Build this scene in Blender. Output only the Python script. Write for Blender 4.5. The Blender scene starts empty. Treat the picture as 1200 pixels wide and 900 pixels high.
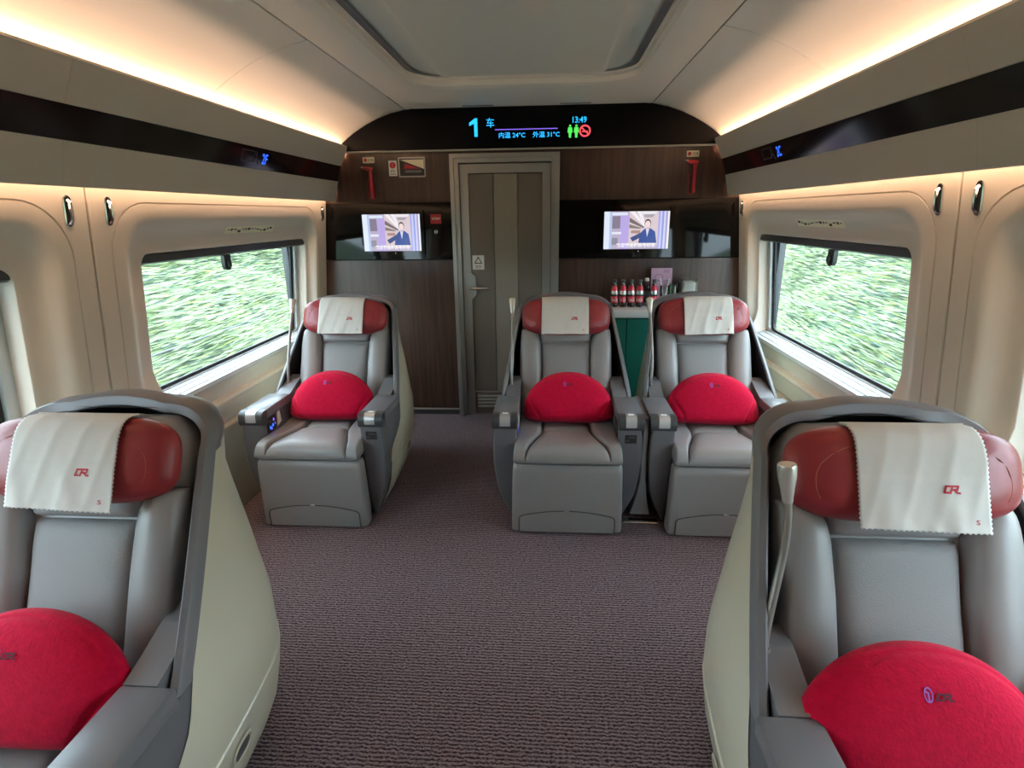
import bpy, bmesh, math, random
import numpy as np
from mathutils import Vector, Matrix

scene = bpy.context.scene
COL = scene.collection
rnd = random.Random(7)

# ------------------------------------------------------------------ camera
def make_camera():
    cam = bpy.data.cameras.new('camera')
    cam.sensor_width = 36.0
    cam.lens = 36.0 * 650.0 / 1200.0
    cam.clip_start = 0.02
    cam.clip_end = 300
    o = bpy.data.objects.new('camera', cam)
    COL.objects.link(o)
    P, YW, RL = math.radians(17.0), math.radians(4.1), math.radians(0.75)
    fwd = Vector((-math.sin(YW) * math.cos(P), math.cos(YW) * math.cos(P), -math.sin(P)))
    r = fwd.cross(Vector((0, 0, 1))).normalized()
    u = r.cross(fwd)
    r2 = r * math.cos(RL) - u * math.sin(RL)
    u2 = u * math.cos(RL) + r * math.sin(RL)
    m = Matrix((r2, u2, -fwd)).transposed().to_4x4()
    m.translation = Vector((0.174, 0, 1.55))
    o.matrix_world = m
    scene.camera = o
make_camera()

# ------------------------------------------------------------------ world, sun, exposure
SKY = 8.5
world = bpy.data.worlds.new('sky')
scene.world = world
world.use_nodes = True
bg = world.node_tree.nodes['Background']
bg.inputs[0].default_value = (0.74, 0.87, 1.0, 1)      # bright overcast sky
bg.inputs[1].default_value = SKY
scene.view_settings.view_transform = 'Standard'
scene.view_settings.look = 'None'
scene.view_settings.exposure = 0.42
scene.view_settings.gamma = 1.0
scene.view_settings.use_curve_mapping = False
COVE = 104.0          # LED strips in the coves over the luggage racks
UNDER = 24.0         # LED strips under the luggage racks

# ------------------------------------------------------------------ helpers
def link(o, parent=None):
    COL.objects.link(o)
    if parent is not None:
        o.parent = parent
    return o

def empty(name, loc=(0, 0, 0), parent=None):
    o = bpy.data.objects.new(name, None)
    o.empty_display_size = 0.1
    o.location = loc
    return link(o, parent)

def tag(o, label=None, cat=None, group=None, kind=None):
    if label: o['label'] = label
    if cat: o['category'] = cat
    if group: o['group'] = group
    if kind: o['kind'] = kind
    return o

class MB:
    """collects geometry of one mesh object"""
    def __init__(s):
        s.v, s.f, s.m = [], [], []
    def add(s, vs, fs, mi=0):
        k = len(s.v)
        s.v += [tuple(map(float, p)) for p in vs]
        s.f += [tuple(i + k for i in f) for f in fs]
        s.m += [mi] * len(fs)
        return s
    def grid(s, pts, cu=False, cv=False, mi=0, flip=False):
        nu, nv = len(pts), len(pts[0])
        vs = [p for row in pts for p in row]
        fs = []
        for i in range(nu if cu else nu - 1):
            for j in range(nv if cv else nv - 1):
                a, b = i, (i + 1) % nu
                c, d = j, (j + 1) % nv
                q = (a * nv + c, b * nv + c, b * nv + d, a * nv + d)
                fs.append(q[::-1] if flip else q)
        return s.add(vs, fs, mi)
    def box(s, x0, x1, y0, y1, z0, z1, r=0.0, seg=2, mi=0):
        bm = bmesh.new()
        bmesh.ops.create_cube(bm, size=1)
        for v in bm.verts:
            v.co = Vector(((x0 + x1) / 2 + v.co.x * (x1 - x0), (y0 + y1) / 2 + v.co.y * (y1 - y0), (z0 + z1) / 2 + v.co.z * (z1 - z0)))
        if r > 0:
            bmesh.ops.bevel(bm, geom=bm.edges[:], offset=r, segments=seg, profile=0.5, affect='EDGES')
        bm.verts.index_update()
        s.add([v.co[:] for v in bm.verts], [[v.index for v in f.verts] for f in bm.faces], mi)
        bm.free()
        return s
    def prism(s, poly, axis, a, b, mi=0):
        """extrude a 2D polygon along axis; poly coords are the other two axes in order"""
        n = len(poly)
        def P(p, h):
            if axis == 'x': return (h, p[0], p[1])
            if axis == 'y': return (p[0], h, p[1])
            return (p[0], p[1], h)
        vs = [P(p, a) for p in poly] + [P(p, b) for p in poly]
        fs = [tuple(range(n))[::-1], tuple(range(n, 2 * n))]
        fs += [(i, (i + 1) % n, n + (i + 1) % n, n + i) for i in range(n)]
        return s.add(vs, fs, mi)
    def tube(s, path, rad, n=10, mi=0, cap=True):
        path = [Vector(p) for p in path]
        rads = rad if isinstance(rad, (list, tuple)) else [rad] * len(path)
        rows = []
        up = None
        for i, p in enumerate(path):
            t = (path[min(i + 1, len(path) - 1)] - path[max(i - 1, 0)])
            t = t.normalized() if t.length > 1e-9 else Vector((0, 0, 1))
            if up is None:
                up = Vector((1, 0, 0)) if abs(t.x) < 0.8 else Vector((0, 1, 0))
            a = (up - t * up.dot(t)).normalized()
            up = a
            b = t.cross(a)
            rows.append([tuple(p + (a * math.cos(2 * math.pi * k / n) + b * math.sin(2 * math.pi * k / n)) * rads[i]) for k in range(n)])
        s.grid(rows, cv=True, mi=mi)
        if cap:
            k0 = len(s.v) - len(path) * n
            s.f.append(tuple(range(k0, k0 + n))[::-1]); s.m.append(mi)
            s.f.append(tuple(range(len(s.v) - n, len(s.v)))); s.m.append(mi)
        return s
    def lathe(s, prof, cx=0, cy=0, n=16, mi=0):
        rows = [[(cx + r * math.cos(2 * math.pi * k / n), cy + r * math.sin(2 * math.pi * k / n), z) for k in range(n)] for r, z in prof]
        return s.grid(rows, cv=True, mi=mi)
    def build(s, name, mat, parent=None, smooth=None, fixn=True):
        me = bpy.data.meshes.new(name)
        me.from_pydata(s.v, [], s.f)
        mats = mat if isinstance(mat, (list, tuple)) else [mat]
        for m in mats: me.materials.append(m)
        if len(mats) > 1: me.polygons.foreach_set('material_index', s.m)
        if fixn:
            bm = bmesh.new(); bm.from_mesh(me)
            bmesh.ops.recalc_face_normals(bm, faces=bm.faces[:])
            bm.to_mesh(me); bm.free()
        if smooth is not None:
            me.shade_smooth()
            me.set_sharp_from_angle(angle=math.radians(smooth))
        me.update()
        return link(bpy.data.objects.new(name, me), parent)

def copy_tree(o, parent=None):
    c = o.copy()
    COL.objects.link(c)
    if parent is not None: c.parent = parent
    for ch in list(o.children):
        copy_tree(ch, c)
    return c

def lerp(tab, x):
    return float(np.interp(x, [t[0] for t in tab], [t[1] for t in tab]))

def sstep(a, b, x):
    t = min(1, max(0, (x - a) / (b - a)))
    return t * t * (3 - 2 * t)

def rrect(x0, x1, y0, y1, r, m=6, n=6):
    """rounded rectangle, counter-clockwise; r = number or 4 radii (BR, TR, TL, BL); n points per side"""
    if not isinstance(r, (list, tuple)): r = [r] * 4
    cs = [(x1 - r[0], y0 + r[0], -90, r[0]), (x1 - r[1], y1 - r[1], 0, r[1]), (x0 + r[2], y1 - r[2], 90, r[2]), (x0 + r[3], y0 + r[3], 180, r[3])]
    out = []
    for i, (cx, cy, a, q) in enumerate(cs):
        arc = [(cx + q * math.cos(math.radians(a + 90 * k / m)), cy + q * math.sin(math.radians(a + 90 * k / m))) for k in range(m + 1)]
        out += arc
        nx = cs[(i + 1) % 4]
        a2 = math.radians(nx[2])
        e = (nx[0] + nx[3] * math.cos(a2), nx[1] + nx[3] * math.sin(a2))
        st = arc[-1]
        out += [(st[0] + (e[0] - st[0]) * k / n, st[1] + (e[1] - st[1]) * k / n) for k in range(1, n)]
    return out

# ------------------------------------------------------------------ materials
MATS = {}
def mat(name, col, rough=0.5, metal=0.0, bump=None, var=None, spec=0.5, emit=None, coat=0.0, sheen=0.0):
    """procedural principled material. bump=(scale, strength, distance[, stretch]); var=(scale, amount[, stretch])"""
    m = bpy.data.materials.new(name)
    m.use_nodes = True
    nt = m.node_tree
    b = nt.nodes['Principled BSDF']
    b.inputs['Base Color'].default_value = (*col, 1)
    b.inputs['Roughness'].default_value = rough
    b.inputs['Metallic'].default_value = metal
    b.inputs['Specular IOR Level'].default_value = spec
    b.inputs['Coat Weight'].default_value = coat
    if sheen:
        b.inputs['Sheen Weight'].default_value = sheen
        b.inputs['Sheen Roughness'].default_value = 0.5
    if emit:
        b.inputs['Emission Color'].default_value = (*emit[0], 1)
        b.inputs['Emission Strength'].default_value = emit[1]
    tc = nt.nodes.new('ShaderNodeTexCoord')
    def noise(scale, stretch, detail=4):
        mp = nt.nodes.new('ShaderNodeMapping')
        mp.inputs['Scale'].default_value = stretch
        nt.links.new(tc.outputs['Object'], mp.inputs['Vector'])
        n = nt.nodes.new('ShaderNodeTexNoise')
        n.inputs['Scale'].default_value = scale
        n.inputs['Detail'].default_value = detail
        nt.links.new(mp.outputs[0], n.inputs['Vector'])
        return n
    if var:
        n = noise(var[0], var[2] if len(var) > 2 else (1, 1, 1))
        mx = nt.nodes.new('ShaderNodeMix'); mx.data_type = 'RGBA'
        a = var[1]
        mx.inputs['A'].default_value = (*[c * (1 - a) for c in col], 1)
        mx.inputs['B'].default_value = (*[min(1, c * (1 + a)) for c in col], 1)
        nt.links.new(n.outputs['Fac'], mx.inputs['Factor'])
        nt.links.new(mx.outputs['Result'], b.inputs['Base Color'])
    if bump:
        n = noise(bump[0], bump[3] if len(bump) > 3 else (1, 1, 1), 3)
        bp = nt.nodes.new('ShaderNodeBump')
        bp.inputs['Strength'].default_value = bump[1]
        bp.inputs['Distance'].default_value = bump[2]
        nt.links.new(n.outputs['Fac'], bp.inputs['Height'])
        nt.links.new(bp.outputs[0], b.inputs['Normal'])
    MATS[name] = m
    return m

M_CREAM = mat('cream_plastic', (0.67, 0.60, 0.52), 0.42, var=(3, 0.03))
M_RACK = mat('rack_panel_beige', (0.50, 0.47, 0.40), 0.5, var=(3, 0.03))
M_CEIL = mat('ceiling_panel_white', (0.78, 0.75, 0.70), 0.5, var=(2, 0.02))
M_RECESS = mat('ceiling_recess_grey', (0.66, 0.66, 0.63), 0.45)
M_SEAM = mat('dark_joint', (0.06, 0.05, 0.045), 0.7)
M_BLACKGLASS = mat('black_gloss_panel', (0.006, 0.005, 0.005), 0.05, spec=0.35)
M_DISPLAY = mat('display_black', (0.003, 0.003, 0.004), 0.25, spec=0.10)
M_STRIP = mat('dark_brown_gloss_strip', (0.014, 0.008, 0.007), 0.12)
M_STEEL = mat('brushed_frame_metal', (0.42, 0.43, 0.41), 0.32, 0.75, bump=(200, 0.05, 0.001, (1, 1, 0.03)))
M_CHROME = mat('chrome', (0.75, 0.75, 0.74), 0.15, 1.0)
M_DOORD = mat('door_dark_taupe', (0.17, 0.15, 0.125), 0.34, 0.3, var=(40, 0.06, (1, 1, 0.05)))
M_DOORL = mat('door_light_taupe', (0.29, 0.265, 0.22), 0.32, 0.3, var=(40, 0.05, (1, 1, 0.05)))
M_GREYP = mat('slate_plastic', (0.135, 0.137, 0.148), 0.38)
M_RIM = mat('rim_grey_plastic', (0.175, 0.178, 0.192), 0.34)
M_CHAR = mat('charcoal_plastic', (0.055, 0.056, 0.06), 0.35)
M_LINING = mat('black_lining', (0.018, 0.018, 0.020), 0.7, bump=(400, 0.2, 0.001))
M_SHELL = mat('shell_cream_paint', (0.60, 0.585, 0.455), 0.33, coat=0.15)
M_LEATHER = mat('grey_leather', (0.272, 0.266, 0.264), 0.36, bump=(220, 0.12, 0.002), var=(6, 0.06))
M_LEATHER2 = mat('grey_perforated_leather', (0.255, 0.252, 0.252), 0.5, bump=(420, 0.7, 0.002))
M_RED = mat('red_leather', (0.30, 0.030, 0.038), 0.36, bump=(220, 0.10, 0.002), var=(6, 0.08))
M_REDSEAM = mat('red_thread', (0.36, 0.10, 0.06), 0.7)
M_SEAML = mat('leather_seam_dark', (0.07, 0.065, 0.062), 0.7)
M_CLOTH = mat('white_cotton', (0.70, 0.68, 0.64), 0.85, bump=(26, 0.08, 0.01))
M_PLUSH = mat('crimson_plush', (0.52, 0.003, 0.036), 0.95, bump=(150, 0.45, 0.004), var=(70, 0.25), spec=0.15, sheen=0.08)
M_LOGO = mat('logo_red_thread', (0.52, 0.012, 0.03), 0.7)
M_LOGOD = mat('logo_dark_thread', (0.10, 0.004, 0.02), 0.8)
M_LOGOP = mat('logo_purple_thread', (0.30, 0.12, 0.50), 0.8)
M_SILVER = mat('silver_plastic', (0.62, 0.63, 0.64), 0.25, 0.5)
M_LAMPHEAD = mat('lamp_head_silver', (0.70, 0.70, 0.66), 0.25, 0.45)
M_STALK = mat('lamp_stalk_grey', (0.30, 0.29, 0.27), 0.35, 0.4)
M_WHITE = mat('white_plastic', (0.78, 0.78, 0.76), 0.4)
M_LABEL = mat('cream_label', (0.86, 0.82, 0.60), 0.5)
M_INK = mat('black_ink', (0.02, 0.02, 0.02), 0.6)
M_REDP = mat('red_plastic', (0.42, 0.016, 0.03), 0.35)
M_REDL = mat('red_sign', (0.62, 0.02, 0.03), 0.4)
M_TEAL = mat('teal_cabinet', (0.006, 0.115, 0.085), 0.4)
M_COUNTER = mat('white_counter', (0.62, 0.66, 0.66), 0.25)
M_COLA = mat('cola_liquid_plastic', (0.022, 0.008, 0.006), 0.1, spec=0.7)
M_COLARED = mat('red_bottle_label', (0.60, 0.015, 0.045), 0.35)
M_PINK = mat('pink_card', (0.52, 0.33, 0.47), 0.6)
M_PURPLE = mat('purple_ink', (0.20, 0.12, 0.24), 0.6)
M_RUBBER = mat('black_rubber', (0.015, 0.016, 0.018), 0.5)
M_ALU = mat('window_aluminium', (0.55, 0.57, 0.58), 0.35, 0.6)
M_SILL = mat('window_sill_pale', (0.50, 0.53, 0.55), 0.3)

def emitter(name, col, s):
    m = bpy.data.materials.new(name); m.use_nodes = True
    nt = m.node_tree
    for n in list(nt.nodes): nt.nodes.remove(n)
    e = nt.nodes.new('ShaderNodeEmission'); o = nt.nodes.new('ShaderNodeOutputMaterial')
    e.inputs[0].default_value = (*col, 1); e.inputs[1].default_value = s
    nt.links.new(e.outputs[0], o.inputs[0])
    return m
M_COVE = emitter('cove_led_warm', (1.0, 0.62, 0.40), COVE)
M_UNDER = emitter('rack_led_warm', (1.0, 0.64, 0.42), UNDER)
M_LED_CYAN = emitter('led_cyan', (0.02, 0.42, 0.95), 1.3)
M_LED_GREEN = emitter('led_green', (0.08, 0.75, 0.10), 1.0)
M_LED_RED = emitter('led_red', (0.95, 0.08, 0.10), 1.0)
M_LED_BLUE = emitter('led_blue', (0.03, 0.12, 1.0), 1.6)
M_LED_LILAC = emitter('led_lilac', (0.25, 0.15, 0.9), 0.9)

def clear_glass(name, tint, ior=1.45):
    m = bpy.data.materials.new(name); m.use_nodes = True
    nt = m.node_tree
    for n in list(nt.nodes): nt.nodes.remove(n)
    o = nt.nodes.new('ShaderNodeOutputMaterial')
    t = nt.nodes.new('ShaderNodeBsdfTransparent'); t.inputs[0].default_value = (*tint, 1)
    g = nt.nodes.new('ShaderNodeBsdfGlossy'); g.inputs['Roughness'].default_value = 0.02
    f = nt.nodes.new('ShaderNodeFresnel'); f.inputs[0].default_value = ior
    mx = nt.nodes.new('ShaderNodeMixShader')
    nt.links.new(f.outputs[0], mx.inputs[0]); nt.links.new(t.outputs[0], mx.inputs[1]); nt.links.new(g.outputs[0], mx.inputs[2])
    nt.links.new(mx.outputs[0], o.inputs[0])
    return m
M_GLASS = clear_glass('window_glass', (0.86, 0.95, 0.93))
M_TUMBLER = clear_glass('clear_tumbler_glass', (0.97, 0.98, 0.97), 1.6)

def vcol_material(name, emission=0.0, rough=0.6):
    m = bpy.data.materials.new(name); m.use_nodes = True
    nt = m.node_tree
    b = nt.nodes['Principled BSDF']
    a = nt.nodes.new('ShaderNodeAttribute'); a.attribute_name = 'print'
    b.inputs['Roughness'].default_value = rough
    if emission:
        b.inputs['Base Color'].default_value = (0.01, 0.01, 0.01, 1)
        nt.links.new(a.outputs['Color'], b.inputs['Emission Color'])
        b.inputs['Emission Strength'].default_value = emission
    else:
        nt.links.new(a.outputs['Color'], b.inputs['Base Color'])
    return m
M_SCREEN = vcol_material('tv_picture', 0.72, 0.2)

def wood_material():
    m = bpy.data.materials.new('dark_walnut_panel'); m.use_nodes = True
    nt = m.node_tree; b = nt.nodes['Principled BSDF']
    tc = nt.nodes.new('ShaderNodeTexCoord'); mp = nt.nodes.new('ShaderNodeMapping')
    mp.inputs['Scale'].default_value = (14, 14, 0.7)
    n = nt.nodes.new('ShaderNodeTexNoise'); n.inputs['Scale'].default_value = 3; n.inputs['Detail'].default_value = 8; n.inputs['Roughness'].default_value = 0.65
    r = nt.nodes.new('ShaderNodeValToRGB')
    r.color_ramp.elements[0].position = 0.32; r.color_ramp.elements[0].color = (0.030, 0.015, 0.011, 1)
    r.color_ramp.elements[1].position = 0.70; r.color_ramp.elements[1].color = (0.088, 0.046, 0.032, 1)
    nt.links.new(tc.outputs['Object'], mp.inputs['Vector']); nt.links.new(mp.outputs[0], n.inputs['Vector'])
    nt.links.new(n.outputs['Fac'], r.inputs[0]); nt.links.new(r.outputs[0], b.inputs['Base Color'])
    b.inputs['Roughness'].default_value = 0.28
    return m
M_WOOD = wood_material()

def carpet_material():
    m = bpy.data.materials.new('ribbed_plum_carpet'); m.use_nodes = True
    nt = m.node_tree; b = nt.nodes['Principled BSDF']
    N = nt.nodes.new; L = nt.links.new
    tc = N('ShaderNodeTexCoord'); sep = N('ShaderNodeSeparateXYZ'); L(tc.outputs['Object'], sep.inputs[0])
    # rows of loops running across the car
    mp = N('ShaderNodeMapping'); mp.inputs['Scale'].default_value = (1, 0.6, 1); L(tc.outputs['Object'], mp.inputs[0])
    n1 = N('ShaderNodeTexNoise'); n1.inputs['Scale'].default_value = 55; n1.inputs['Detail'].default_value = 3; L(mp.outputs[0], n1.inputs['Vector'])
    mu = N('ShaderNodeMath'); mu.operation = 'MULTIPLY'; mu.inputs[1].default_value = 2 * math.pi / 0.0135; L(sep.outputs['Y'], mu.inputs[0])
    ad = N('ShaderNodeMath'); ad.operation = 'MULTIPLY_ADD'; ad.inputs[1].default_value = 7.0; L(n1.outputs['Fac'], ad.inputs[0]); L(mu.outputs[0], ad.inputs[2])
    sn = N('ShaderNodeMath'); sn.operation = 'SINE'; L(ad.outputs[0], sn.inputs[0])
    s01 = N('ShaderNodeMath'); s01.operation = 'MULTIPLY_ADD'; s01.inputs[1].default_value = 0.5; s01.inputs[2].default_value = 0.5; L(sn.outputs[0], s01.inputs[0])
    mp2 = N('ShaderNodeMapping'); mp2.inputs['Scale'].default_value = (1, 1.4, 1); L(tc.outputs['Object'], mp2.inputs[0])
    n2 = N('ShaderNodeTexNoise'); n2.inputs['Scale'].default_value = 110; n2.inputs['Detail'].default_value = 2; L(mp2.outputs[0], n2.inputs['Vector'])
    n3 = N('ShaderNodeTexNoise'); n3.inputs['Scale'].default_value = 5; L(tc.outputs['Object'], n3.inputs['Vector'])
    r = N('ShaderNodeValToRGB')
    r.color_ramp.elements[0].position = 0.36; r.color_ramp.elements[0].color = (0.040, 0.023, 0.030, 1)
    r.color_ramp.elements[1].position = 0.68; r.color_ramp.elements[1].color = (0.31, 0.24, 0.262, 1)
    av = N('ShaderNodeMath'); av.operation = 'MULTIPLY_ADD'; av.inputs[1].default_value = 0.30; L(s01.outputs[0], av.inputs[0])
    h = N('ShaderNodeMath'); h.operation = 'MULTIPLY'; h.inputs[1].default_value = 0.76; L(n2.outputs['Fac'], h.inputs[0]); L(h.outputs[0], av.inputs[2])
    L(av.outputs[0], r.inputs[0])
    mx = N('ShaderNodeMix'); mx.data_type = 'RGBA'; mx.blend_type = 'MULTIPLY'; mx.inputs['Factor'].default_value = 0.25
    L(r.outputs[0], mx.inputs['A']); L(n3.outputs['Color'], mx.inputs['B'])
    L(r.outputs[0], b.inputs['Base Color'])
    bp = N('ShaderNodeBump'); bp.inputs['Strength'].default_value = 0.7; bp.inputs['Distance'].default_value = 0.006
    L(av.outputs[0], bp.inputs['Height']); L(bp.outputs[0], b.inputs['Normal'])
    b.inputs['Roughness'].default_value = 0.95; b.inputs['Specular IOR Level'].default_value = 0.15
    return m
M_CARPET = carpet_material()

# ------------------------------------------------------------------ flat print helpers
def text2d(body, size=1.0, bold=0.0, shear=0.0):
    cu = bpy.data.curves.new('tmp', 'FONT'); cu.body = body; cu.size = size; cu.offset = bold; cu.shear = shear
    cu.resolution_u = 2
    o = bpy.data.objects.new('tmp', cu); COL.objects.link(o)
    dg = bpy.context.evaluated_depsgraph_get()
    me = bpy.data.meshes.new_from_object(o.evaluated_get(dg), depsgraph=dg)
    vs = [(v.co.x, v.co.y) for v in me.vertices]; fs = [tuple(p.vertices) for p in me.polygons]
    bpy.data.objects.remove(o); bpy.data.curves.remove(cu); bpy.data.meshes.remove(me)
    return vs, fs

def fit2d(vf, x0, x1, y0, y1):
    vs, fs = vf
    ax = [p[0] for p in vs]; ay = [p[1] for p in vs]
    sx = (x1 - x0) / (max(ax) - min(ax)); sy = (y1 - y0) / (max(ay) - min(ay))
    return [(x0 + (p[0] - min(ax)) * sx, y0 + (p[1] - min(ay)) * sy) for p in vs], fs

def strokes2d(lines, th, sub=0.18):
    vs, fs = [], []
    for ln in lines:
        for a, b in zip(ln[:-1], ln[1:]):
            a, b = Vector(a), Vector(b)
            d = (b - a); L = d.length; d /= L
            n = Vector((-d.y, d.x)) * th / 2
            a2, b2 = a - d * th * 0.35, b + d * th * 0.35
            k = max(1, int(L / sub))
            for i in range(k):
                p, q = a2.lerp(b2, i / k), a2.lerp(b2, (i + 1) / k)
                j = len(vs)
                vs += [tuple(p + n), tuple(p - n), tuple(q - n), tuple(q + n)]
                fs.append((j, j + 1, j + 2, j + 3))
    return vs, fs

# railway company letters: slanted C and R sharing their top bar (unit height, about two units wide)
CR2D = strokes2d([[(0.96, 0.90), (0.40, 0.90), (0.14, 0.10), (0.60, 0.10)],
                  [(0.84, 0.03), (1.14, 0.90), (1.90, 0.90), (1.74, 0.46), (1.10, 0.46)],
                  [(1.32, 0.46), (1.74, 0.10), (2.08, 0.06)]], 0.25)

def printed(name, vf, fn, material, parent=None):
    vs, fs = vf
    mb = MB(); mb.add([fn(*p) for p in vs], fs)
    return mb.build(name, material, parent, fixn=False)

# ------------------------------------------------------------------ car body dimensions
Y_END, Y_REAR = 4.20, -2.40
def wall_x(z, off=0.0):
    return 1.48 + off + (1.65 - z) * 0.1 if z > 0.62 else 1.583 + off
PANELS = [(1.985, 4.185), (-0.215, 1.975), (-2.40, -0.225)]

# ------------------------------------------------------------------ floor
fl = MB(); fl.box(-1.62, 1.62, Y_REAR, Y_END + 0.1, -0.06, 0.0)
tag(fl.build('floor', M_CARPET), kind='structure')

# ------------------------------------------------------------------ side walls and windows
def coat_hook(parent, sg, y, z):
    x = wall_x(z)
    mb = MB()
    o = rrect(y - 0.017, y + 0.017, z - 0.052, z + 0.052, 0.0165, 5, 1)
    i = rrect(y - 0.0125, y + 0.0125, z - 0.047, z + 0.047, 0.012, 5, 1)
    wx = lambda z_, d: sg * (wall_x(z_) - d)
    mb.grid([[(wx(p[1], 0.0), p[0], p[1]) for p in o], [(wx(p[1], 0.004), p[0], p[1]) for p in o],
             [(wx(p[1], 0.005), p[0], p[1]) for p in i], [(wx(p[1], -0.0), p[0], p[1]) for p in i]], cv=True, mi=0)
    mb.add([(wx(p[1], 0.0005), p[0], p[1]) for p in i], [tuple(range(len(i)))], mi=1)
    mb.tube([(wx(z + 0.034, 0.004), y, z + 0.034), (wx(z + 0.03, 0.012), y, z + 0.028), (wx(z, 0.014), y, z), (wx(z - 0.03, 0.014), y, z - 0.03), (wx(z - 0.042, 0.006), y, z - 0.042)], 0.007, 8, mi=0)
    mb.build('coat_hook', [M_CHROME, M_RUBBER], parent, smooth=40)

SIDE_NAME = {-1: 'left', 1: 'right'}
def side_wall(sg):
    root = tag(empty('wall_' + SIDE_NAME[sg], (sg * 1.5, 0, 0)), kind='structure')
    inv = Matrix.Translation((-sg * 1.5, 0, 0))
    for k, (p0, p1) in enumerate(PANELS):
        big = 0.20
        m, n = 8, 10
        g0, g1 = (p0 + 0.085, p1 - 0.150) if k == 0 else (p0 + 0.085, p1 - 0.085)
        w0, w1 = (p0 + 0.315, p1 - 0.240) if k == 0 else (p0 + 0.29, p1 - 0.27)
        zb, zt = 0.625, 1.70
        def ring(y0, y1, z0, z1, rt, rb, d):
            return [(sg * (wall_x(p[1]) + d), p[0], p[1]) for p in rrect(y0, y1, z0, z1, (rb, rt, rt, rb), m, n)]
        rows = []
        e = 0.0035
        rows.append(ring(p0, p1, zb, zt, 0.001, 0.001, 0.02))
        rows.append(ring(p0, p1, zb, zt, 0.001, 0.001, 0.003))
        rows.append(ring(p0 + 0.003, p1 - 0.003, zb + 0.002, zt, 0.001, 0.001, 0.0))
        rows.append(ring(g0 - e, g1 + e, zb + 0.004, 1.613 + e, big + e, 0.01, 0.0))
        rows.append(ring(g0 - e * 0.4, g1 + e * 0.4, zb + 0.0055, 1.613 + e * 0.4, big, 0.01, 0.007))
        rows.append(ring(g0 + e * 0.4, g1 - e * 0.4, zb + 0.0065, 1.613 - e * 0.4, big, 0.01, 0.007))
        rows.append(ring(g0 + e, g1 - e, zb + 0.008, 1.613 - e, big - e, 0.01, 0.0))
        # dished surround towards the window opening
        for t, d in ((0.0, 0.0), (0.22, 0.0), (0.30, 0.004), (0.40, 0.016), (0.50, 0.032), (0.60, 0.045), (0.72, 0.052), (0.86, 0.055), (0.955, 0.057), (0.985, 0.060), (1.0, 0.068)):
            f = lambda a, b: a + (b - a) * t
            # below the window the wall panel stays flat
            r2 = []
            for p in rrect(f(g0 + e * 2, w0), f(g1 - e * 2, w1), f(zb + 0.01, 0.735), f(1.605, 1.405), (f(0.02, 0.05), f(big, 0.05), f(big, 0.05), f(0.02, 0.05)), m, n):
                low = sstep(0.735, 0.90, p[1])
                r2.append((sg * (wall_x(p[1]) + d * (0.10 + 0.90 * low)), p[0], p[1]))
            rows.append(r2)
        last = rrect(w0, w1, 0.735, 1.405, 0.05, m, n)
        rows.append([(sg * (wall_x(p[1]) + 0.125), p[0], p[1]) for p in last])
        mb = MB(); mb.grid(rows, cv=True)
        panel = mb.build('wall_panel', M_CREAM, root, smooth=35)
        panel.matrix_parent_inverse = inv
        hooks = [(p0 + 0.075, 1.578), (p1 - 0.075, 1.578)]
        if k == 0: hooks = [(p0 + 0.088, 1.58), (4.10, 1.57)]
        if k == 1: hooks = [(p0 + 0.09, 1.58), (p1 - 0.085, 1.58)]
        for (hy, hz) in hooks: coat_hook(panel, sg, hy, hz)
        # window set into the opening
        wn = 'window_%d' % (k * 2 + (1 if sg < 0 else 2))
        win = tag(empty(wn, (sg * 1.62, (w0 + w1) / 2, 0.75)), kind='structure')
        wi = Matrix.Translation((-sg * 1.62, -(w0 + w1) / 2, -0.75))
        def part(b, name, mt, smooth=None):
            o = b.build(name, mt, win, smooth); o.matrix_parent_inverse = wi; return o
        X = lambda z, d: sg * (wall_x(z) + d)
        g = MB(); za, zc = 0.70, 1.43
        g.add([(X(za, 0.150), w0 - 0.03, za), (X(za, 0.150), w1 + 0.03, za), (X(zc, 0.150), w1 + 0.03, zc), (X(zc, 0.150), w0 - 0.03, zc)], [(0, 1, 2, 3)])
        part(g, 'glass_pane', M_GLASS)
        # dark gasket and aluminium frame behind the opening
        def frame(a, b_, d0, d1, name, mt):
            o1 = rrect(*a, 0.045, 5, 4); i1 = rrect(*b_, 0.04, 5, 4)
            q = MB()
            q.grid([[(X(p[1], d1), p[0], p[1]) for p in o1], [(X(p[1], d0), p[0], p[1]) for p in o1], [(X(p[1], d0), p[0], p[1]) for p in i1], [(X(p[1], d1), p[0], p[1]) for p in i1]], cu=True, cv=True)
            part(q, name, mt, 40)
        frame((w0 - 0.03, w1 + 0.03, 0.700, 1.43), (w0 - 0.004, w1 - 0.045, 0.758, 1.39), 0.118, 0.135, 'frame', M_ALU)
        frame((w0 - 0.035, w1 + 0.035, 0.69, 1.44), (w0 - 0.006, w1 - 0.075, 0.775, 1.385), 0.136, 0.148, 'gasket', M_RUBBER)
        s = MB(); s.prism([(sg * wall_x(0.735, -0.002), 0.722), (sg * wall_x(0.735, 0.006), 0.740), (sg * wall_x(0.735, 0.07), 0.747), (sg * wall_x(0.735, 0.12), 0.753), (sg * wall_x(0.735, 0.12), 0.715), (sg * wall_x(0.735, 0.02), 0.70)], 'y', w0 + 0.005, w1 - 0.005)
        part(s, 'sill', M_SILL)
        for (d_, zz) in ((0.035, 0.7445), (0.085, 0.750)):
            s = MB(); s.box(min(sg * wall_x(0.74, d_), sg * wall_x(0.74, d_ + 0.005)), max(sg * wall_x(0.74, d_), sg * wall_x(0.74, d_ + 0.005)), w0 + 0.01, w1 - 0.01, zz - 0.004, zz + 0.0025)
            part(s, 'sill_rib', M_ALU)
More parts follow.
